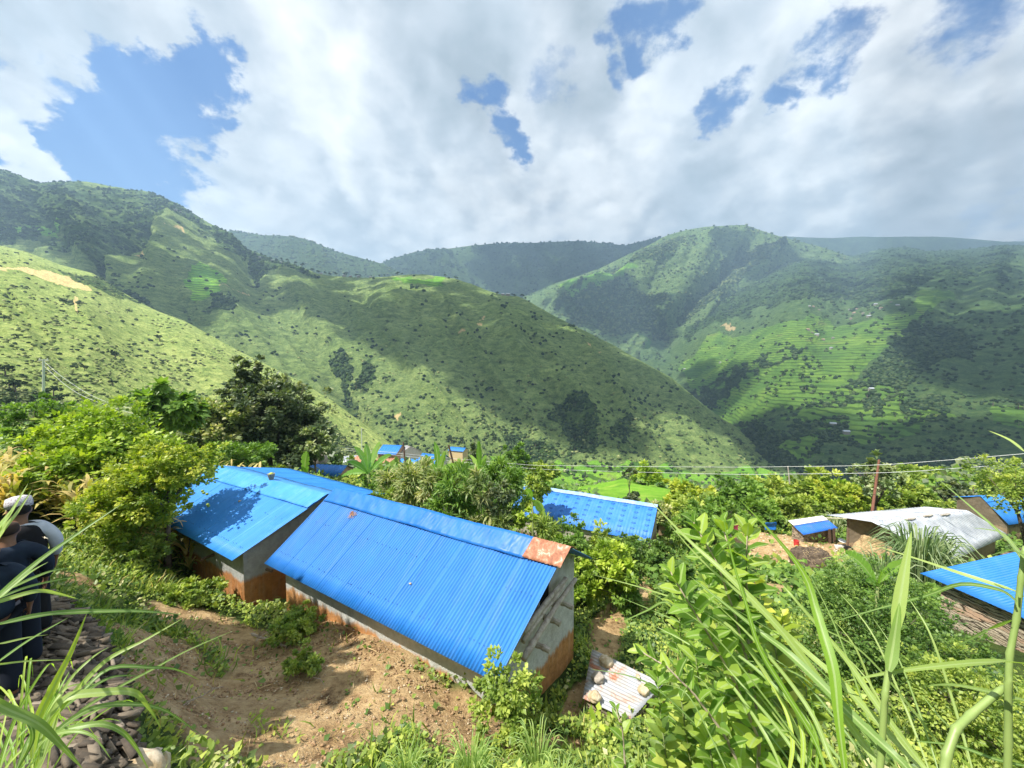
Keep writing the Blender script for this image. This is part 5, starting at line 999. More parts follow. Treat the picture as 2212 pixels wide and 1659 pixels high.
for i,(a,b_,Y,s_) in enumerate([(1545,1330,2.5,.14),(1500,1400,2.5,.13),(1600,1440,2.4,.14),(1560,1500,2.3,.13),(1470,1500,2.4,.12),(1650,1520,2.2,.13),(1430,1570,2.3,.12),(1530,1590,2.0,.12),(1720,1580,2.1,.12)]):
    sapling(['leafy shoot filling the gap behind the foreground trio','leafy shoot left of centre in the sapling thicket','leafy shoot in the heart of the sapling thicket','leafy shoot low in the sapling thicket','leafy shoot right of the zinc sheet','leafy shoot among the grass stalks right of the trio','leafy shoot on the bank below the zinc sheet','nearest leafy shoot at the bottom of the sapling thicket','leafy shoot crossed by long grass blades near the bottom edge'][i],
      [(a,b_),(a+8,b_+60),(a+22,b_+150),(a+30,b_+260)],Y,50,s_*.95,20+i,L_big if i%2 else L_weed,wid=.9)
for i,(a,b_,Y,s_) in enumerate([(1465,1300,2.9,.14),(1690,1330,2.8,.13),(1530,1250,3.0,.14),(1640,1255,2.9,.13),(1420,1450,2.6,.12),(1740,1470,2.5,.12)]):
    sapling(['leafy sapling behind the left side of the foreground trio','leafy sapling right of the trio before the yard','leafy sapling directly behind the tallest one','leafy sapling behind the rounded top leaves','low leafy sapling between the vine heap and the zinc sheet','low leafy sapling in front of the dense bush'][i],
      [(a,b_),(a+4,b_+60),(a+12,b_+150),(a+18,b_+260)],Y,56,s_,60+i,L_big if i%2==0 else L_citrus,wid=.95)
# ---------------------------------------------------------------- foreground grass blades
def clump(label,bl,m,seed,extra=None,tips=True,thing_name='tall_grass_plant'):
    """bl: list of (points in picture order base->tip, width px, Y base, Y tip)"""
    random.seed(seed); mbl=[[],[],[],[]]
    for pts,w,Yb,Yt in bl:
        n=len(pts); q=[P(x,y,Yb+(Yt-Yb)*i/(n-1)) for i,(x,y) in enumerate(pts)]; blade(mbl,q,w/F*(Yb+Yt)/2,seg=22,tw=random.uniform(-.5,.5))
    if extra: extra(mbl)
    b_=Vector(P(*bl[0][0][0],bl[0][2])); root=empty(thing_name,tuple(b_),label,'grass plant'); blades_obj('blades',mbl,m,root); return root
gl=clump('tall grass plant spraying long arched blades from the lower left corner',[
 ([(85,1660),(109,1589),(136,1512),(218,1496),(289,1496),(322,1529),(349,1575)],17,1.25,1.5),
 ([(90,1650),(117,1586),(191,1534),(273,1521),(355,1534),(436,1589)],11,1.3,1.7),
 ([(88,1640),(109,1589),(205,1564),(259,1578),(295,1616),(322,1665)],11,1.2,1.35),
 ([(70,1640),(101,1570),(164,1493),(232,1425),(314,1382),(396,1335)],11,1.3,1.6),
 ([(60,1650),(68,1589),(164,1507),(237,1444),(327,1442),(382,1447),(431,1469)],9,1.3,1.8),
 ([(60,1660),(164,1545),(245,1491),(327,1447),(409,1403),(505,1362)],6,1.4,1.9),
 ([(70,1640),(117,1548),(190,1490),(245,1462),(300,1460)],8,1.35,1.6),([(60,1640),(100,1560),(150,1470),(200,1420),(235,1398)],7,1.35,1.6),
 ([(50,1640),(90,1555),(130,1500),(160,1480),(215,1478)],7,1.3,1.5),([(40,1659),(70,1600),(60,1560),(20,1540),(-30,1560)],7,1.2,1.2),
 ([(60,1659),(95,1600),(150,1580),(200,1590),(240,1640)],8,1.2,1.2),([(30,1680),(60,1600),(100,1540),(110,1480)],6,1.3,1.5)],L_grass,1)
clump('upright yellow green grass shoot in the lower left corner',[([(70,1640),(79,1562),(117,1480),(153,1409),(187,1326)],15,1.25,1.4),([(72,1650),(90,1560),(128,1490),(150,1450)],8,1.25,1.4),([(80,1650),(110,1560),(160,1500),(180,1470)],7,1.25,1.4)],L_grassy,2)
clump('broad pale grass blade sweeping down out of the left edge',[([(-40,1480),(0,1523),(82,1562),(131,1608),(178,1660)],18,.95,1.05)],L_grass,3)
clump('grass blades entering from the left edge across the people',[
 ([(-60,1362),(0,1349),(82,1330),(164,1322),(300,1320),(393,1328)],13,1.1,1.6),([(-40,1325),(0,1285),(80,1215),(167,1153),(264,1088)],11,1.2,1.7),([(-30,1318),(0,1290),(60,1240),(104,1214)],10,1.2,1.4),
 ([(-20,1310),(0,1299),(79,1277),(127,1283),(172,1295)],9,1.25,1.5),([(-20,1300),(0,1291),(53,1270),(119,1254),(185,1243)],6,1.3,1.7),([(0,1288),(26,1269),(106,1235),(160,1226)],7,1.3,1.6),
 ([(-40,1460),(0,1428),(66,1381),(148,1334)],9,1.15,1.5),([(-30,1395),(0,1391),(61,1377),(106,1371)],5,1.3,1.5),([(-20,1435),(0,1435),(60,1428),(150,1425)],4,1.4,1.6)],L_grass,4)
clump('pair of narrow grass blades slanting up past the capped man',[([(-60,1230),(0,1140),(26,1103),(60,1045)],8,1.1,1.5),([(-50,1235),(0,1153),(34,1111),(70,1057)],8,1.1,1.5),([(-40,1200),(-10,1150),(10,1120),(30,1095)],7,1.1,1.4)],L_grass,5)
clump('bundle of long grass blades crossing the lower right from the bottom edge',[
 ([(2010,1690),(1986,1657),(1902,1567),(1812,1470),(1748,1414),(1646,1322),(1520,1215),(1440,1125)],15,1.2,2.0),
 ([(1990,1700),(1948,1647),(1850,1555),(1769,1473),(1697,1406),(1646,1368),(1560,1300),(1490,1245)],18,1.15,1.9),
 ([(1840,1700),(1800,1650),(1761,1555),(1710,1478),(1646,1401),(1578,1332),(1486,1249)],9,1.3,1.9),
 ([(1790,1700),(1748,1657),(1722,1580),(1646,1444),(1560,1340),(1420,1280),(1275,1240)],9,1.4,2.2),
 ([(2040,1720),(1995,1657),(1927,1567),(1876,1496),(1830,1427),(1769,1355),(1705,1281),(1690,1262)],13,1.2,1.7),
 ([(1930,1700),(1860,1600),(1700,1377),(1572,1243),(1489,1168),(1396,1073)],15,1.25,2.1),
 ([(1870,1710),(1780,1600),(1690,1500),(1600,1420),(1480,1350),(1340,1290)],8,1.4,2.2),
 ([(1700,1700),(1660,1600),(1580,1480),(1500,1400),(1400,1345)],7,1.5,2.2),([(1760,1700),(1700,1600),(1620,1500),(1560,1430)],8,1.4,1.8),
 ([(1480,1340),(1440,1300),(1395,1320),(1340,1345)],5,2.0,2.2)],L_grass,6)
clump('broad grass leaf with a white midrib arching across the bare yard',[([(1830,1700),(1812,1560),(1801,1451),(1780,1377),(1762,1317),(1738,1243),(1682,1168),(1595,1076)],20,1.2,1.7),([(1790,1690),(1760,1600),(1700,1500),(1640,1400),(1610,1300),(1580,1200),(1551,1061)],11,1.3,1.8)],L_grassy,7)
clump('lime tinted grass shoots at the bottom edge right of the saplings',[([(1700,1690),(1712,1600),(1690,1520),(1640,1440)],8,1.4,1.7),([(1730,1690),(1735,1600),(1720,1540),(1690,1500)],9,1.4,1.6),([(1745,1690),(1750,1620),(1760,1560),(1745,1480)],7,1.4,1.7),([(1760,1690),(1765,1600),(1740,1540)],7,1.4,1.6)],L_grassy,8)
rg=random.Random(31); bl=[]
for i in range(20):
    bx=rg.uniform(1560,2120); tx=bx-rg.uniform(120,420); ty=rg.uniform(1180,1480); Yb=rg.uniform(1.4,2.2)
    bl.append(([(bx,1700),(bx*.7+tx*.3,1700*.68+ty*.32-20),(bx*.35+tx*.65,1700*.36+ty*.64-35),(tx,ty+rg.uniform(0,60))],rg.uniform(3,5.5),Yb,Yb+rg.uniform(.2,.8)))
clump('thin grass blades leaning left throughout the lower right corner',bl,L_grass,9)
bl=[]
for i in range(26):
    bx=rg.uniform(-20,110); a=rg.uniform(-.6,1.2); L=rg.uniform(90,260); Yb=rg.uniform(1.3,1.8)
    tx=bx+L*math.sin(a); ty=1650-L*math.cos(a); bl.append(([(bx,1690),(bx*.6+tx*.4+5,1690*.5+ty*.5-20),(tx,ty),(tx+40*a,ty+rg.uniform(0,50))],rg.uniform(3,6),Yb,Yb+.3))
clump('thin short grass blades at the base of the lower left spray',bl,L_grassy,10)
# cane stalks
def cane(label,pts,w,Yb,Yt,bl,seed):
    n=len(pts); q=[Vector(P(x,y,Yb+(Yt-Yb)*i/(n-1))) for i,(x,y) in enumerate(pts)]; root=empty('cane_plant',tuple(q[0]),label,'cane')
    r=w/F*(Yb+Yt)/4*.78; mb=MB(); S_=[]; R_=[]
    for i in range(n-1):
        for k in range(6): S_.append(q[i].lerp(q[i+1],k/6)); R_.append(r*(1.18 if k==0 else 1)*(1-.3*(i+k/6)/n))
    S_.append(q[-1]); R_.append(r*.5); mb.tube(S_,R_,10); mb.build('stalk',m_cane,root,True)
    random.seed(seed); mbl=[[],[],[],[]]
    for pt,ww,a,b_ in bl:
        m_=len(pt); blade(mbl,[P(x,y,a+(b_-a)*i/(m_-1)) for i,(x,y) in enumerate(pt)],ww/F*(a+b_)/2,seg=20,tw=random.uniform(-.4,.4))
    blades_obj('blades',mbl,L_grass,root)
m,t,b=newmat('cane_stalk'); n_=t.noise(t.vmath('MULTIPLY',pos(t),(1,1,.2)),20,4); t.put(b.inputs['Base Color'],t.mix(n_,(.17,.26,.06),(.30,.38,.12))); b.inputs['Roughness'].default_value=.45; m_cane=m
cane('straight pale green cane with a pointed leaf rising in front of the dense bush',[(1898,1700),(1904,1620),(1912,1500),(1921,1440),(1932,1380),(1944,1300),(1952,1240)],17,1.3,1.45,
 [([(1932,1380),(1943,1302),(1955,1228),(1969,1148)],22,1.36,1.45),([(1926,1402),(1932,1440),(1945,1490)],5,1.4,1.5),([(1920,1450),(1930,1391),(1943,1302)],22,1.33,1.38)],1)
cane('thick green cane standing near the right edge with leaves to both sides',[(2176,1700),(2178,1600),(2178,1478),(2181,1414),(2196,1337),(2206,1248),(2214,1180)],17,1.2,1.3,
 [([(2200,1290),(2193,1278),(2060,1234),(1970,1204),(1887,1178)],9,1.25,1.8),([(2196,1300),(2160,1275),(2077,1262),(2000,1287),(1911,1311),(1792,1345)],8,1.25,1.7),([(2240,1437),(2160,1430),(2055,1436),(1927,1452),(1810,1475)],13,1.05,1.5),([(2185,1340),(2132,1363),(2064,1397)],7,1.25,1.5),
  ([(2215,1210),(2190,1180),(2160,1150),(2100,1140)],8,1.25,1.6),([(2212,1200),(2180,1190),(2140,1200)],8,1.25,1.4),([(2230,1250),(2212,1215),(2170,1160),(2080,1080),(2020,1030)],6,1.2,2.2),([(2212,975),(2180,950),(2135,930)],6,2,2.2)],2)
cane('slanting jointed cane at the bottom right corner',[(2036,1700),(2045,1631),(2065,1575),(2094,1547),(2170,1483)],23,1.15,1.25,[([(2065,1575),(2040,1560),(1990,1500)],5,1.2,1.5),([(2240,1520),(2145,1496),(2055,1479),(1984,1484)],8,1.2,1.6),([(2240,1660),(2150,1640),(2060,1610),(1960,1600)],7,1.2,1.5)],3)
# ---------------------------------------------------------------- people
def skin(name,J,Ed,m,parent,rootj=0,sub=2):
    """J: list of (x,y,z,rx[,ry])"""
    me=bpy.data.meshes.new(name); o0=Vector(parent.location); me.from_pydata([Vector(j[:3])-o0 for j in J],Ed,[]); o=bpy.data.objects.new(name,me); col.objects.link(o); o.parent=parent
    md=o.modifiers.new('skin','SKIN'); md.use_smooth_shade=True; md.branch_smoothing=.6
    if not me.skin_vertices: 
        bpy.context.view_layer.objects.active=o; bpy.ops.mesh.customdata_skin_add() if hasattr(bpy.ops.mesh,'customdata_skin_add') else None
    for i,j in enumerate(J):
        s=me.skin_vertices[0].data[i]; s.radius=(j[3],j[4] if len(j)>4 else j[3]); s.use_root=(i==rootj)
    md2=o.modifiers.new('smooth','SUBSURF'); md2.levels=md2.render_levels=sub; me.materials.append(m); return o
m_skin=simple('brown_skin',(.20,.10,.06),.55,c2=(.24,.13,.08),scale=3); m_hair=simple('black_hair',(.012,.010,.009),.7)
def person(label,x,y,z,f,H,cols,seed,arm=(.0,.0),lean=0.06,hat=None,vest=None,patch=False,hair=True):
    k=H/1.7; f=Vector((f[0],f[1],0)).normalized(); r=Vector((f.y,-f.x,0)); up=Vector((0,0,1)); B=Vector((x,y,z)); root=empty('person',(x,y,z),label,'person')
    def pt(a,b_,h): return B+(r*a+f*(b_+lean*max(0,h-.9))+up*h)*k
    def V4(a,b_,h,rx,ry=None): p=pt(a,b_,h); return (p.x,p.y,p.z,rx*k,(ry or rx)*k)
    J=[V4(0,0,.95,.12,.10),V4(0,0,1.10,.11,.09),V4(0,.0,1.28,.11,.085),V4(0,-.01,1.39,.085,.075),V4(0,.01,1.46,.062),V4(0,.035,1.51,.085,.09),V4(0,.03,1.59,.098,.112),V4(0,.02,1.66,.078,.088)]
    Ed=[(i,i+1) for i in range(7)]
    def add(j,par): J.append(j); Ed.append((par,len(J)-1)); return len(J)-1
    add(V4(0,.15,1.555,.012),6)                                   # nose
    for s in(-1,1): add(V4(s*.108,.02,1.565,.014,.022),6)           # ears
    for s,(af,ab) in zip((-1,1),((arm[0],0),(arm[1],0))):
        a=add(V4(s*.19,-.01,1.33,.048),2); e=add(V4(s*.262,-.05+af*.3,1.12,.038),a); w=add(V4(s*.27,.06+af,.90,.027),e); h=add(V4(s*.265,.085+af,.83,.030,.016),w)
        for q in range(4):
            o_=(q-1.5)*.017; k1=add(V4(s*.262+.0,.085+af+o_+.012,.77+.004*abs(q-1),.0085),h); add(V4(s*.25,.09+af+o_+.02,.735+.006*abs(q-1),.007),k1)
        t1=add(V4(s*.235,.12+af,.82,.009),h); add(V4(s*.225,.135+af,.79,.0075),t1)
    st=[.16,-.14]
    LJ=[]
    for s,sw in zip((-1,1),st):
        a=add(V4(s*.09,0,.88,.088),0); kn=add(V4(s*.10,sw*.5+.03,.49,.058),a); an=add(V4(s*.10,sw-.02,.09,.038),kn); add(V4(s*.11,sw+.13,.03,.032,.025),an); LJ.append((a,kn,an))
    skin('body',J,Ed,m_skin,root)
    shirt,tr_,shoe=cols
    # shirt
    SJ=[V4(0,0,.84,.19,.165),V4(0,0,1.02,.185,.155),V4(0,0,1.20,.20,.155),V4(0,.0,1.32,.20,.15),V4(0,-.01,1.425,.105,.10)]; SE=[(0,1),(1,2),(2,3),(3,4)]
    for s,af in zip((-1,1),arm):
        n0=len(SJ); SJ+= [V4(s*.20,-.01,1.35,.105),V4(s*.265,-.05+af*.3,1.12,.068),V4(s*.27,.05+af,.92,.05)]; SE+=[(3,n0),(n0,n0+1),(n0+1,n0+2)]
    skin('shirt',SJ,SE,shirt,root)
    TJ=[V4(0,0,.96,.165,.14)]; TE=[]
    for s,sw in zip((-1,1),st):
        n0=len(TJ); TJ+=[V4(s*.095,0,.85,.12),V4(s*.10,sw*.5+.03,.49,.092),V4(s*.10,sw-.02,.10,.078)]; TE+=[(0,n0),(n0,n0+1),(n0+1,n0+2)]
    skin('trousers',TJ,TE,tr_,root)
    for s,sw in zip((-1,1),st):
        skin('shoe',[V4(s*.10,sw-.06,.05,.055),V4(s*.105,sw+.06,.045,.057,.05),V4(s*.11,sw+.19,.035,.045,.04)],[(0,1),(1,2)],shoe,root,sub=1)
    if vest: skin('vest',[V4(0,0,.86,.215,.19),V4(0,0,1.02,.21,.18),V4(0,0,1.20,.225,.18),V4(0,0,1.33,.225,.17),V4(0,-.01,1.435,.12,.115)],[(0,1),(1,2),(2,3),(3,4)],vest,root)
    if hair: skin('hair',[V4(0,-.03,1.53,.075,.06),V4(0,-.02,1.60,.108,.105),V4(0,.0,1.68,.092,.10)],[(0,1),(1,2)],hair if hair is not True else m_hair,root)
    if hat:
        mb=MB(); c=pt(0,.015,1.635); mb.tube([c,c+up*.05*k,c+up*.105*k+f*.01,c+up*.125*k+f*.015],[.112*k,.112*k,.10*k,.045*k],18); mb.build('cap',hat,root,True)
    if patch:
        c=pt(.235,-.02,1.38); n_=(r*.6+up*.75-f*.2).normalized(); a=n_.cross(f).normalized(); b2=n_.cross(a); V=[];Fc=[]
        for i in range(10):
            rr2=.034 if i%2==0 else .014; th=i/10*6.283; V.append(c+n_*.045+a*math.cos(th)*rr2+b2*math.sin(th)*rr2)
        V.append(c+n_*.05); Fc=[(i,(i+1)%10,10) for i in range(10)]
        mesh('shoulder_badge',np.array([tuple(v) for v in V]),Fc,simple('pale_badge',(.75,.62,.42),.6),root)
    return root
m_navy=simple('navy_cloth',(.007,.014,.03),.85,c2=(.012,.024,.045),scale=6,bumpd=.004); m_navy2=simple('dark_navy_cloth',(.006,.010,.020),.9); m_greycl=simple('pale_grey_cotton',(.42,.45,.50),.85,c2=(.5,.53,.58),scale=8,bumpd=.004)
m_blk=simple('black_cloth',(.008,.008,.010),.9); m_shoe=simple('black_shoe',(.015,.013,.012),.5)
m,t,b=newmat('patterned_cap_cloth'); v_=t.new('ShaderNodeTexVoronoi'); v_.inputs['Scale'].default_value=55; t.put(v_.inputs[0],t.new('ShaderNodeTexCoord').outputs['Object']); t.put(b.inputs['Base Color'],t.ramp(v_.outputs['Distance'],[(.2,(.30,.24,.27)),(.4,(.55,.50,.53)),(.6,(.65,.62,.64))])); b.inputs['Roughness'].default_value=.9; m_cap=m
fd=(-.86,.52)
person('person in a patterned grey cap and black vest over pale sleeves on the trail',-5.93,4.55,-3.36,fd,1.70,(m_greycl,m_blk,m_shoe),1,arm=(.05,.02),hat=m_cap,vest=m_blk)
person('person in a navy jacket with a star shoulder badge behind the capped one',-5.46,4.07,-3.38,fd,1.68,(m_navy,m_navy2,m_shoe),2,arm=(.0,.1),patch=True,hair=simple('cropped_hair',(.045,.028,.02),.8))
person('person in a dark blue shirt at the very left edge, nearest on the trail',-5.14,3.66,-3.36,fd,1.62,(m_navy,m_navy2,m_shoe),3,arm=(.1,.0))
# ---------------------------------------------------------------- animals
def goat(label,x,y,yaw,h,m,lying=False,headdown=True,name='goat'):
    g=gz(x,y); f=Vector((math.cos(yaw),math.sin(yaw),0)); r=Vector((f.y,-f.x,0)); up=Vector((0,0,1)); B=Vector((x,y,g)); root=empty(name,(x,y,g),label,'goat'); k=h/.65; dz=-.30 if lying else 0
    def V4(a,b_,z_,rx,ry=None): p=B+(f*a+r*b_+up*(z_+dz))*k; return (p.x,p.y,max(p.z,g+.02),rx*k,(ry or rx)*k)
    hd=.34 if headdown else .74
    J=[V4(-.36,0,.55,.10,.12),V4(-.12,0,.54,.12,.15),V4(.12,0,.54,.12,.16),V4(.30,0,.58,.10,.13),V4(.45,0,.60 if headdown else .72,.06,.075),V4(.55,0,(hd+.22) if headdown else .82,.055,.06),V4(.64,0,hd+.08 if headdown else .80,.05,.055),V4(.72,0,hd-.04 if headdown else .75,.028,.03)]
    Ed=[(i,i+1) for i in range(7)]
    def add(j,p): J.append(j); Ed.append((p,len(J)-1)); return len(J)-1
    for s in(-1,1):
        a=add(V4(.28,s*.08,.40,.055),3); a=add(V4(.29,s*.08,.24,.028),a); a=add(V4(.28,s*.08,.10,.022),a); add(V4(.30,s*.08,.02,.025),a)
        a=add(V4(-.34,s*.08,.42,.075),0); a=add(V4(-.26,s*.08,.32,.045),a); a=add(V4(-.40,s*.08,.20,.024),a); a=add(V4(-.37,s*.08,.08,.020),a); add(V4(-.35,s*.08,.02,.025),a)
        add(V4(.56,s*.10,hd+.20 if headdown else .80,.018,.03),5)
    add(V4(-.47,0,.63,.022),0)
    skin('body',J,Ed,m,root,2); 
    mb=MB()
    for s in(-1,1):
        a=Vector(V4(.53,s*.025,(hd+.30) if headdown else .88,0)[:3]); mb.tube([a,a+(up*.07-f*.03)*k,a+(up*.11-f*.09)*k],[.013*k,.010*k,.004*k],6)
    mb.build('horns',m_darkwood,root)
m,t,b=newmat('black_white_coat'); sx=t.new('ShaderNodeSeparateXYZ'); t.l.new(t.new('ShaderNodeTexCoord').outputs['Object'],sx.inputs[0]); q=t.math('ADD',sx.outputs[0],t.math('MULTIPLY',t.math('SUBTRACT',t.noise(pos(t),4,3),.5),.5)); t.put(b.inputs['Base Color'],t.mix(t.mr(q,-.04,.02),(.55,.50,.45),(.012,.010,.010))); b.inputs['Roughness'].default_value=.9; m_gbw=m
m,t,b=newmat('white_brown_coat'); t.put(b.inputs['Base Color'],t.mix(t.mr(t.noise(pos(t),3.5,3),.5,.54),(.72,.68,.62),(.30,.14,.07))); b.inputs['Roughness'].default_value=.9; m_gwb=m
q=P(1818,1188,26.5); goat('black and white goat grazing beside the barn post',q[0],q[1],-.25,.66,m_gbw)
q=P(1822,1212,23.8); goat('small white and brown goat resting at the end of the manure heap',q[0],q[1],2.6,.55,m_gwb,lying=True,headdown=False)
# ---------------------------------------------------------------- yard clutter
c=gpt(1763,23); v,f_=ico(5); k_=1+.30*fbm(v[:,0]*1.5,v[:,1]*1.5,v[:,2]*1.5+4,4)+.10*fbm(v[:,0]*7,v[:,1]*7,v[:,2]*7,3)
m_man=simple('manure',(.05,.035,.025),1,c2=(.15,.11,.075),scale=5,bumpd=.06)
o=mesh('manure_heap',v*k_[:,None]*np.array([1.35,1.2,1.15])+np.array(c),f_,m_man,None,True,loc=tuple(c)); tag(o,'dark brown manure heap with straw in the middle of the yard','manure heap')
wisp('straw_litter',tuple(Vector(c)+Vector((.1,-.6,.95))),90,.8,m_straw,None,None,8,Vector((-.1,-.5,.8)),.22,'stuff',.006)
q=gpt(1720,27.5); mb=MB(); r_=.17; b_=Vector((q.x,q.y,q.z)); mb.tube([b_+Vector((0,0,z_)) for z_ in(0,.18,.36)],[.15,.165,.18],16,False); mb.tube([b_+Vector((0,0,.02)),b_+Vector((0,0,.03))],[.15,.15],16,True); mb.tube([b_+Vector((0,0,z_)) for z_ in(.345,.375)],[.19,.19],16,False)
bu=empty('bucket',tuple(b_),'red plastic bucket left of the stone sty','bucket'); mb.build('body',simple('red_plastic',(.55,.05,.05),.4),bu,True)
mb=MB(); mb.tube([b_+Vector((.18*math.cos(a),.02,.36+.0+.12*math.sin(a)*-1+.0)) for a in np.linspace(0,math.pi,9)],[.008]*9,5); mb.build('handle',simple('wire_grey',(.4,.4,.4),.4,metal=.6),bu)
q=gpt(1818,28.5); mb=MB(); b_=Vector((q.x,q.y,q.z+.35)); mb.tube([b_,b_+Vector((0,-.03,.03)),b_+Vector((0,-.035,.05))],[.10,.24,.27],18); o=mb.build('plate',simple('white_enamel',(.75,.75,.72),.3),None,loc=b_); tag(o,'round white plate propped beside the barn post','plate')
# ochre earth and straw mound below the barn gable
c=Vector(P(1872,1185,26.6)); v,f_=ico(5); k_=1+.3*fbm(v[:,0]*1.4+9,v[:,1]*1.4,v[:,2]*1.4,4)+.06*fbm(v[:,0]*9,v[:,1]*9,v[:,2]*9,3); gg=gz(c.x,c.y)
o=mesh('straw_mound',v*k_[:,None]*np.array([1.5,1.0,1.5])+np.array((c.x+.6,c.y,gg)),f_,simple('ochre_straw',(.30,.20,.10),1,c2=(.5,.37,.2),scale=8,bumpd=.06),None,True,loc=(c.x+.6,c.y,gg)); tag(o,'ochre mound of earth and straw piled against the barn gable','mound')
# blue tarp heap, pale rock with two flowers of cloth
def cloth(name,px,py,Y,w,h,m,label,seed):
    c=Vector(P(px,py,Y)); n=12; V=[]
    for j in range(n+1):
        for i in range(n+1):
            a,b_=i/n-.5,j/n-.5; V.append((c.x+a*w,c.y-abs(b_)*.25+.10*float(fbm(a*4+seed,b_*4,1.,3)),c.z-b_*h+.06*float(fbm(a*6,b_*6,seed*1.,3))))
    o=mesh(name,V,gridfaces(n+1,n+1),m,None,True,loc=tuple(c)); tag(o,label,'cloth'); md=o.modifiers.new('thickness','SOLIDIFY'); md.thickness=.02
cloth('tarpaulin',1663,1135,31,.95,.65,m_tarp,'small crumpled blue tarpaulin at the back of the yard',1)
rock('boulder',P(1548,1152,29),1.0,m_rockg,'pale flat rock slab half hidden behind the sapling tops','boulder',21,flat=.45)
cloth('cloth',1518,1146,28,.35,.35,simple('red_cloth',(.75,.07,.08),.8),'red cloth on the left end of the pale rock slab',2)
cloth('cloth',1587,1139,28,.45,.4,simple('pink_cloth',(.80,.15,.28),.8),'pink cloth on the right end of the pale rock slab',3)
# poles
def pole(label,a,b_,Y,Y2,r,m,name='pole'):
    mb=MB(); p,q=Vector(P(*a,Y)),Vector(P(*b_,Y2)); n=8; mb.tube([q.lerp(p,k/n)+Vector((0,0,0)) for k in range(n+1)],[r*(1-.2*k/n) for k in range(n+1)],8); o=mb.build(name,m,None,loc=q); return tag(o,label,'pole')
m_galv=simple('galvanised_pole',(.50,.52,.50),.6); m_rod=simple('rusty_rod',(.12,.07,.05),.8)
po=empty('power_pole',P(94,852,45),'pale grey power pole with a cross plate at the far left','pole'); mb=MB(); a,b_=Vector(P(94,776,45)),Vector(P(94,862,45)); mb.tube([b_-Vector((0,0,3)),b_,a],[.14,.13,.10],10); mb.build('mast',m_galv,po)
mb=MB(); mb.box(a-Vector((0,0,.1)),(.55,0,0),(0,.06,0),(0,0,.05)); mb.build('cross_arm',m_galv,po)
mb=MB()
for s in(-.45,.45): mb.tube([a+Vector((s,0,-.05)),a+Vector((s,0,.12))],[.05,.04],8)
mb.build('insulator',simple('porcelain',(.7,.68,.62),.3),po)
pole('thin dark power pole left of the large dark tree',(420,886),(424,972),33,33,.09,m_rod)
pole('thin grey pole left of the village beside an upright banana leaf',(643,983),(644,1040),40,40,.05,m_rod)
pole('grey pole rising above the topmost village roofs',(781,925),(782,992),66,66,.09,m_galv)
pole('long thin rusty rod standing in the maize thicket',(871,955),(884,1095),14.5,14.3,.035,m_rod)
pole('short rusty rod right of the long one in the thicket',(969,961),(984,1020),17,17,.05,m_rod)
pole('pale peeled pole leaning in the thicket behind the nearest house ridge',(888,1035),(968,1110),14.6,12.8,.045,simple('peeled_wood',(.62,.55,.42),.8),)
pole('fence post standing on the bright field above the silver roof',(2103,1048),(2103,1078),42,42,.06,m_rod)
pole('pale stake sticking out of the bushes behind the silver barn',(1918,1018),(1920,1040),45,45,.08,m_wood)
pole('pale bamboo pole lying level behind the stone sty',(1756,1118),(1850,1121),30.5,30.5,.045,simple('bamboo',(.66,.62,.42),.6))
pole('dead pale branch among the yellow green trees behind the yard',(1702,1007),(1706,1045),36,36,.06,m_wood)
# wires
def wire(label,pts,r=.02,group='overhead wires'):
    p=[Vector(P(a,b_,Y)) for a,b_,Y in pts]; q=[]
    for i in range(len(p)-1):
        p0,p1,p2,p3=p[max(0,i-1)],p[i],p[i+1],p[min(len(p)-1,i+2)]
        for k in range(10):
            u=k/10; q.append(.5*((2*p1)+(p2-p0)*u+(2*p0-5*p1+4*p2-p3)*u*u+(3*p1-p0-3*p2+p3)*u**3))
    q.append(p[-1]); mb=MB(); mb.tube(q,[r]*len(q),5); o=mb.build('wire',m_wire,None,loc=p[0]); tag(o,label,'wire',group)
m_wire=simple('pale_cable',(.62,.64,.60),.5)
wire('upper of the two long wires running across the right half to the right edge',[(745,968,60),(1100,1001,50),(1236,1006,45),(1554,1009,36),(1700,1008,32),(1881,1005,28),(2046,994,25),(2260,976,22)],.016)
wire('lower of the two long wires running across the right half to the right edge',[(745,972,60),(1100,1008,50),(1251,1016,45),(1554,1024,36),(1700,1024,32),(1911,1021,28),(2060,1012,25),(2260,998,22)],.016)
wire('upper wire sloping down from the pale grey power pole',[(94,780,45),(140,818,42),(210,860,39),(300,885,36),(420,890,33)],.014)
wire('lower wire sloping down from the pale grey power pole',[(94,790,45),(150,838,42),(210,868,39),(320,900,36),(420,894,33)],.014)
wire('uppermost wire from the thin dark pole towards the village',[(420,892,33),(521,931,38),(642,965,44),(700,970,50),(780,962,62)],.013)
wire('second wire from the thin dark pole towards the village',[(420,897,33),(510,936,38),(620,968,44),(745,972,60)],.013)
wire('third wire passing below the thin dark pole top',[(385,922,30),(496,955,36),(625,975,44),(745,975,60)],.013)
wire('lowest wire over the lighter blue roof towards the village',[(370,928,28),(496,965,34),(640,984,42),(768,986,56)],.013)
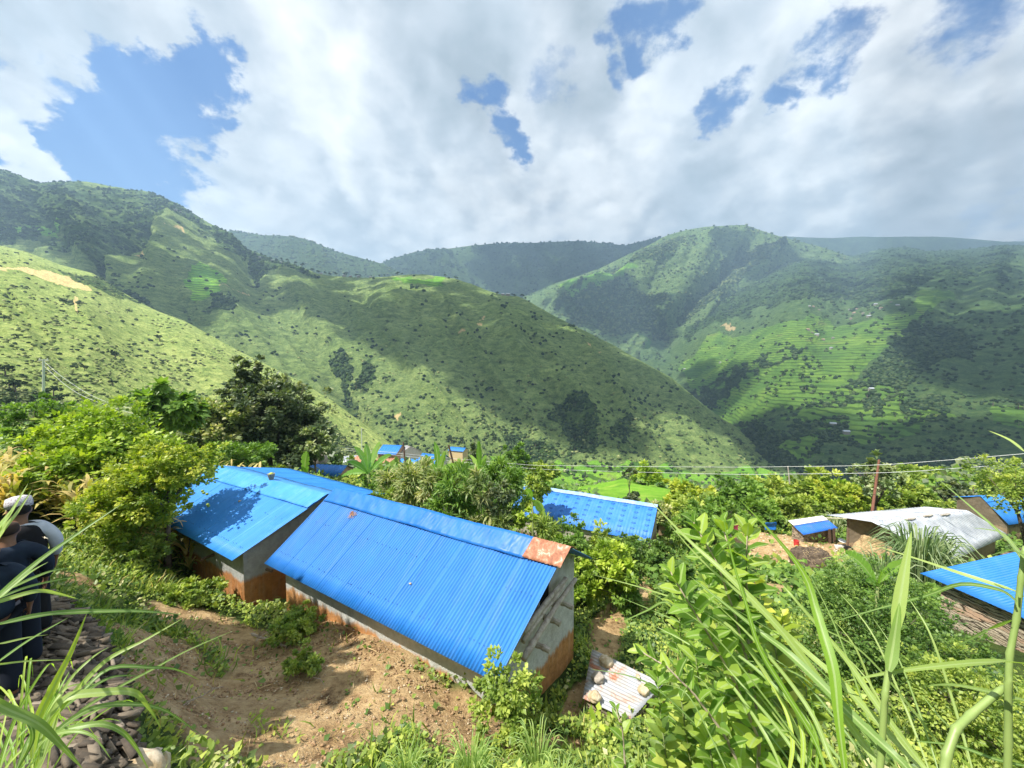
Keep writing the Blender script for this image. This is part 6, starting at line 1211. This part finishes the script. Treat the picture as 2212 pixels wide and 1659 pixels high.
# zinc sheet weighted with stones
A_=np.array(P(1258,1508,7.35)); B_=np.array(P(1362,1556,6.9)); C_=np.array(P(1433,1478,7.9)); D_=np.array(P(1279,1402,8.4))
A_[2]=B_[2]=-7.02+.05; 
zs=empty('pig_shelter',(2.0,7.7,-7.5),'white rusty zinc sheet roof of a low shelter weighted with stones','shelter')
def onz(px,py,z):
    u=(px-1106)/F; v=(829.5-py)/F; dy=CP+v*SP; dz=-SP+v*CP; k=z/dz; return Vector((u*k,dy*k,z))
A_,B_,C_,D_=onz(1258,1508,-6.95),onz(1362,1557,-6.95),onz(1433,1476,-6.85),onz(1279,1402,-6.85)
corr('roof',A_,B_,C_,D_,m_rusty,zs,.085,.012,8) if False else corr('roof',D_,A_,B_,C_,m_rusty,zs,.085,.012,10)
mb=MB(); cc=(A_+B_+C_+D_)/4
ks=[q.lerp(cc,.12) for q in(A_,B_,C_,D_)]
for i in range(4): strip_wall(mb,ks[i],ks[(i+1)%4],-7.8,lambda s:-7.0)
mb.build('wall',m_stone,zs)
for i,(x,y,s_,lb,mm) in enumerate([(1308,1428,.17,'largest ochre stone at the top edge of the zinc sheet',m_rock),(1291,1464,.15,'grey oval stone at the left edge of the zinc sheet',m_rockg),(1285,1505,.13,'ochre stone at the lower left corner of the zinc sheet',m_rock),(1390,1490,.14,'reddish slab at the right edge of the zinc sheet',m_rock),(1378,1462,.06,'smallest stone lying on the zinc sheet',m_rock)]):
    q=onz(x,y,-6.82); rock('stone',tuple(q),s_,mm,lb,'stone',30+i,'stones on the zinc sheet')
for i,(x,y,Y,s_,lb) in enumerate([(262,1640,3.0,.30,'ochre rock at the bottom edge beside the stone trail'),(310,1600,3.4,.20,'broken ochre rock on the edge of the bare earth'),(490,1590,4.2,.16,'brown clod at the lower edge of the bare earth')]):
    g=gpt(x,Y); rock('boulder',(g.x,g.y,g.z+s_*.2),s_,m_rock,lb,'boulder',50+i)
# dry branches
def branch(label,a,b_,seed,n=14,r=.012):
    rs=random.Random(seed); p,q=Vector(a),Vector(b_); mb=MB(); mb.tube([p.lerp(q,k/6)+Vector((rs.uniform(-.02,.02),rs.uniform(-.02,.02),rs.uniform(-.01,.04))) for k in range(7)],[r*(1-.1*k) for k in range(7)],6)
    for i in range(n):
        c=p.lerp(q,rs.uniform(.15,1)); d=Vector((rs.uniform(-1,1),rs.uniform(-1,1),rs.uniform(-.1,.9)))*.22; mb.tube([c,c+d*.5+Vector((0,0,.02)),c+d],[r*.4,r*.3,r*.15],4)
    o=mb.build('branch',m_twig,None,loc=tuple(p)); tag(o,label,'branch')
def gp(px,py,z): return onz(px,py,z)
branch('thorny dry branch lying on the earth at the lower left',gp(330,1560,-5.0),gp(480,1480,-5.4),1)
branch('thin dry branch lying at the foot of the lighter blue house corner',gp(500,1300,-6.7),gp(640,1330,-6.8),2)
branch('gnarled dry root beside the green nettle patch',gp(545,1370,-6.3),gp(620,1400,-6.3),3,18,.03)
branch('fallen twig in the middle of the bare earth',gp(640,1430,-6.1),gp(700,1480,-6.0),4,5)
